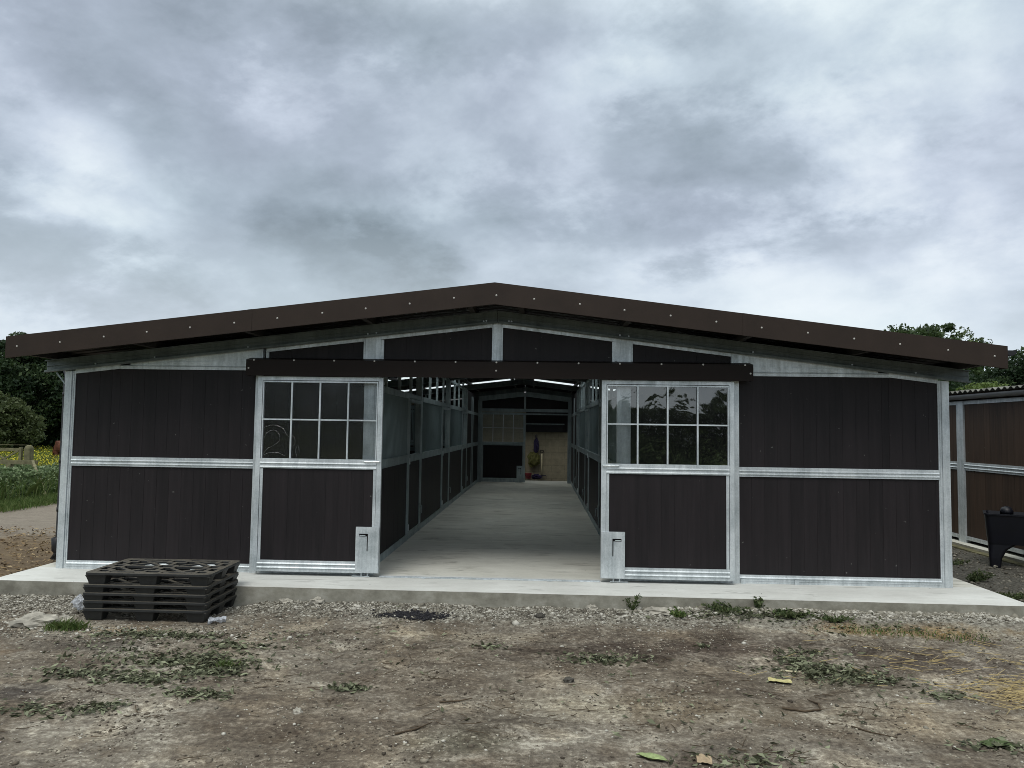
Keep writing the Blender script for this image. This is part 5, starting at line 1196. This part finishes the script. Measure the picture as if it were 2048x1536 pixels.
def rock(name, label, x, y, rx, ry, rz, m='stonem', seed=1.0, rot=0.0):
    o = lumpy(name, m, rx, ry, rz, seed, None, 3, .5, 3.2, (x, y, gpt(x, y)+rz*.35)); o.rotation_euler = (0, 0, rot); tag(o, label, 'stone')
rock('concrete_lump', 'long grey slab of broken concrete left of the pallets', -4.12, -1.72, .19, .075, .08, 'stonem', 1.0, R(28))
rock('concrete_lump', 'rounded grey lump of broken concrete between the long one and the pallets', -3.97, -1.52, .085, .06, .04, 'stonem', 2.0)
rock('stone', 'pale angular stone alone on the earth left of centre', -1.05, -3.63, .028, .024, .026, 'stonem', 3.0)
rock('stone', 'dark round stone alone on the earth right of centre', .74, -2.88, .038, .03, .026, 'darkstone', 4.0)
rock('stone', 'grey stone in the gravel in front of the doorway', .52, -1.11, .05, .035, .03, 'darkstone', 5.0)
rock('concrete_lump', 'flat grey concrete lump by the weeds left of the right door', 1.72, -.93, .15, .07, .04, 'stonem', 6.0, R(-12))
rock('concrete_lump', 'white chalky lump against the slab right of the doorway', 1.05, -.80, .06, .04, .035, 'stonem', 7.0)
rock('concrete_lump', 'small pale lump against the slab right of the pallets', -2.10, -.80, .07, .04, .03, 'stonem', 8.0)
rock('concrete_lump', 'pale pointed lump against the slab, second from the pallets', -1.78, -.80, .08, .045, .045, 'stonem', 9.0, R(20))
n = 2600; XY = np.stack([rs.normal(-.72, .15, n), rs.normal(-1.16, .05, n)], 1)
tag(stones('black_granules', XY, .0065, 'darkdirt', rs, lift=.6), 'patch of spilled black granules in front of the doorway', 'granules', kind='stuff')

def weed(x, y, h, w_, n, label, seed, m='weedm', name='weed', grass=False, zb=None):
    rgw = np.random.default_rng(seed); zb = gpt(x, y) if zb is None else zb; t = thing(name, label, 'plant', (x, y, zb))
    if grass:
        P = np.column_stack([rgw.normal(0, w_*.4, n), rgw.normal(0, w_*.22, n), np.zeros(n)]); blades('blades', P, h, m, rgw, .004, t, .6)
    else:
        mb = MB(); Cw = []
        for i in range(max(3, n//22)):
            a = rgw.uniform(0, 6.28); l_ = w_*rgw.uniform(.2, .6); hh = h*rgw.uniform(.5, 1.0); e = (math.cos(a)*l_, math.sin(a)*l_*.6, hh)
            mb.tube([(0, 0, 0), (e[0]*.4, e[1]*.4, hh*.6), e], [.004, .003, .0015], 5)
            for q in range(22): k = rgw.uniform(.15, 1.05); Cw.append((e[0]*k+rgw.normal(0, .012), e[1]*k+rgw.normal(0, .012), max(.01, e[2]*k**.8+rgw.normal(0, .01))))
        mb.build('stem', m, t); leaves('leaves', np.array(Cw), .038, m, rgw, t, aspect=.42)
    return t
weed(1.45, -.86, .17, .13, 120, 'upright grey green weed growing against the slab edge right of the doorway', 41)
weed(1.88, -1.0, .06, .34, 260, 'low bright green weed beside the flat concrete lump', 42, 'grassm')
weed(2.36, -.93, .08, .42, 420, 'wide low weed spreading against the rubble below the right door', 43)
weed(2.72, -.84, .13, .14, 120, 'small dark upright weed at the slab edge under the right door', 44)
weed(2.98, -1.02, .06, .42, 420, 'dark spreading weed right of the small upright one', 45)
weed(3.35, -1.08, .05, .36, 220, 'thin low weed running into the brown patch', 46)
weed(3.75, -1.30, .035, .5, 220, 'short flat grass patch in front of the right rubble bank', 47, 'grassm', 'grass_patch', True)
weed(4.35, -1.38, .03, .45, 160, 'small thin grass patch at the right edge of the yard', 48, 'grassm', 'grass_patch', True)
weed(-3.80, -1.78, .07, .22, 420, 'green grass tuft left of the pallet feet', 49, 'grassm', 'grass_tuft', True)
weed(-1.9, -2.74, .05, .12, 90, 'tiny green tuft among the fallen leaves left of centre', 50, 'grassm', 'grass_tuft', True)
weed(5.86, .95, .15, .42, 420, 'leafy green weed clump beside the right corner of the slab', 51, 'weedm', zb=-.12)
weed(5.72, .05, .08, .42, 300, 'low weed clump at the right edge along the slab', 52, 'weedm', zb=-.12)
weed(6.25, 2.2, .10, .5, 240, 'low dark weeds at the foot of the shed kerb', 53, 'weedm', zb=-.12)
weed(6.9, 3.6, .12, .4, 200, 'weeds against the kerb timber near the barn corner', 54, 'weedm', zb=-.12)
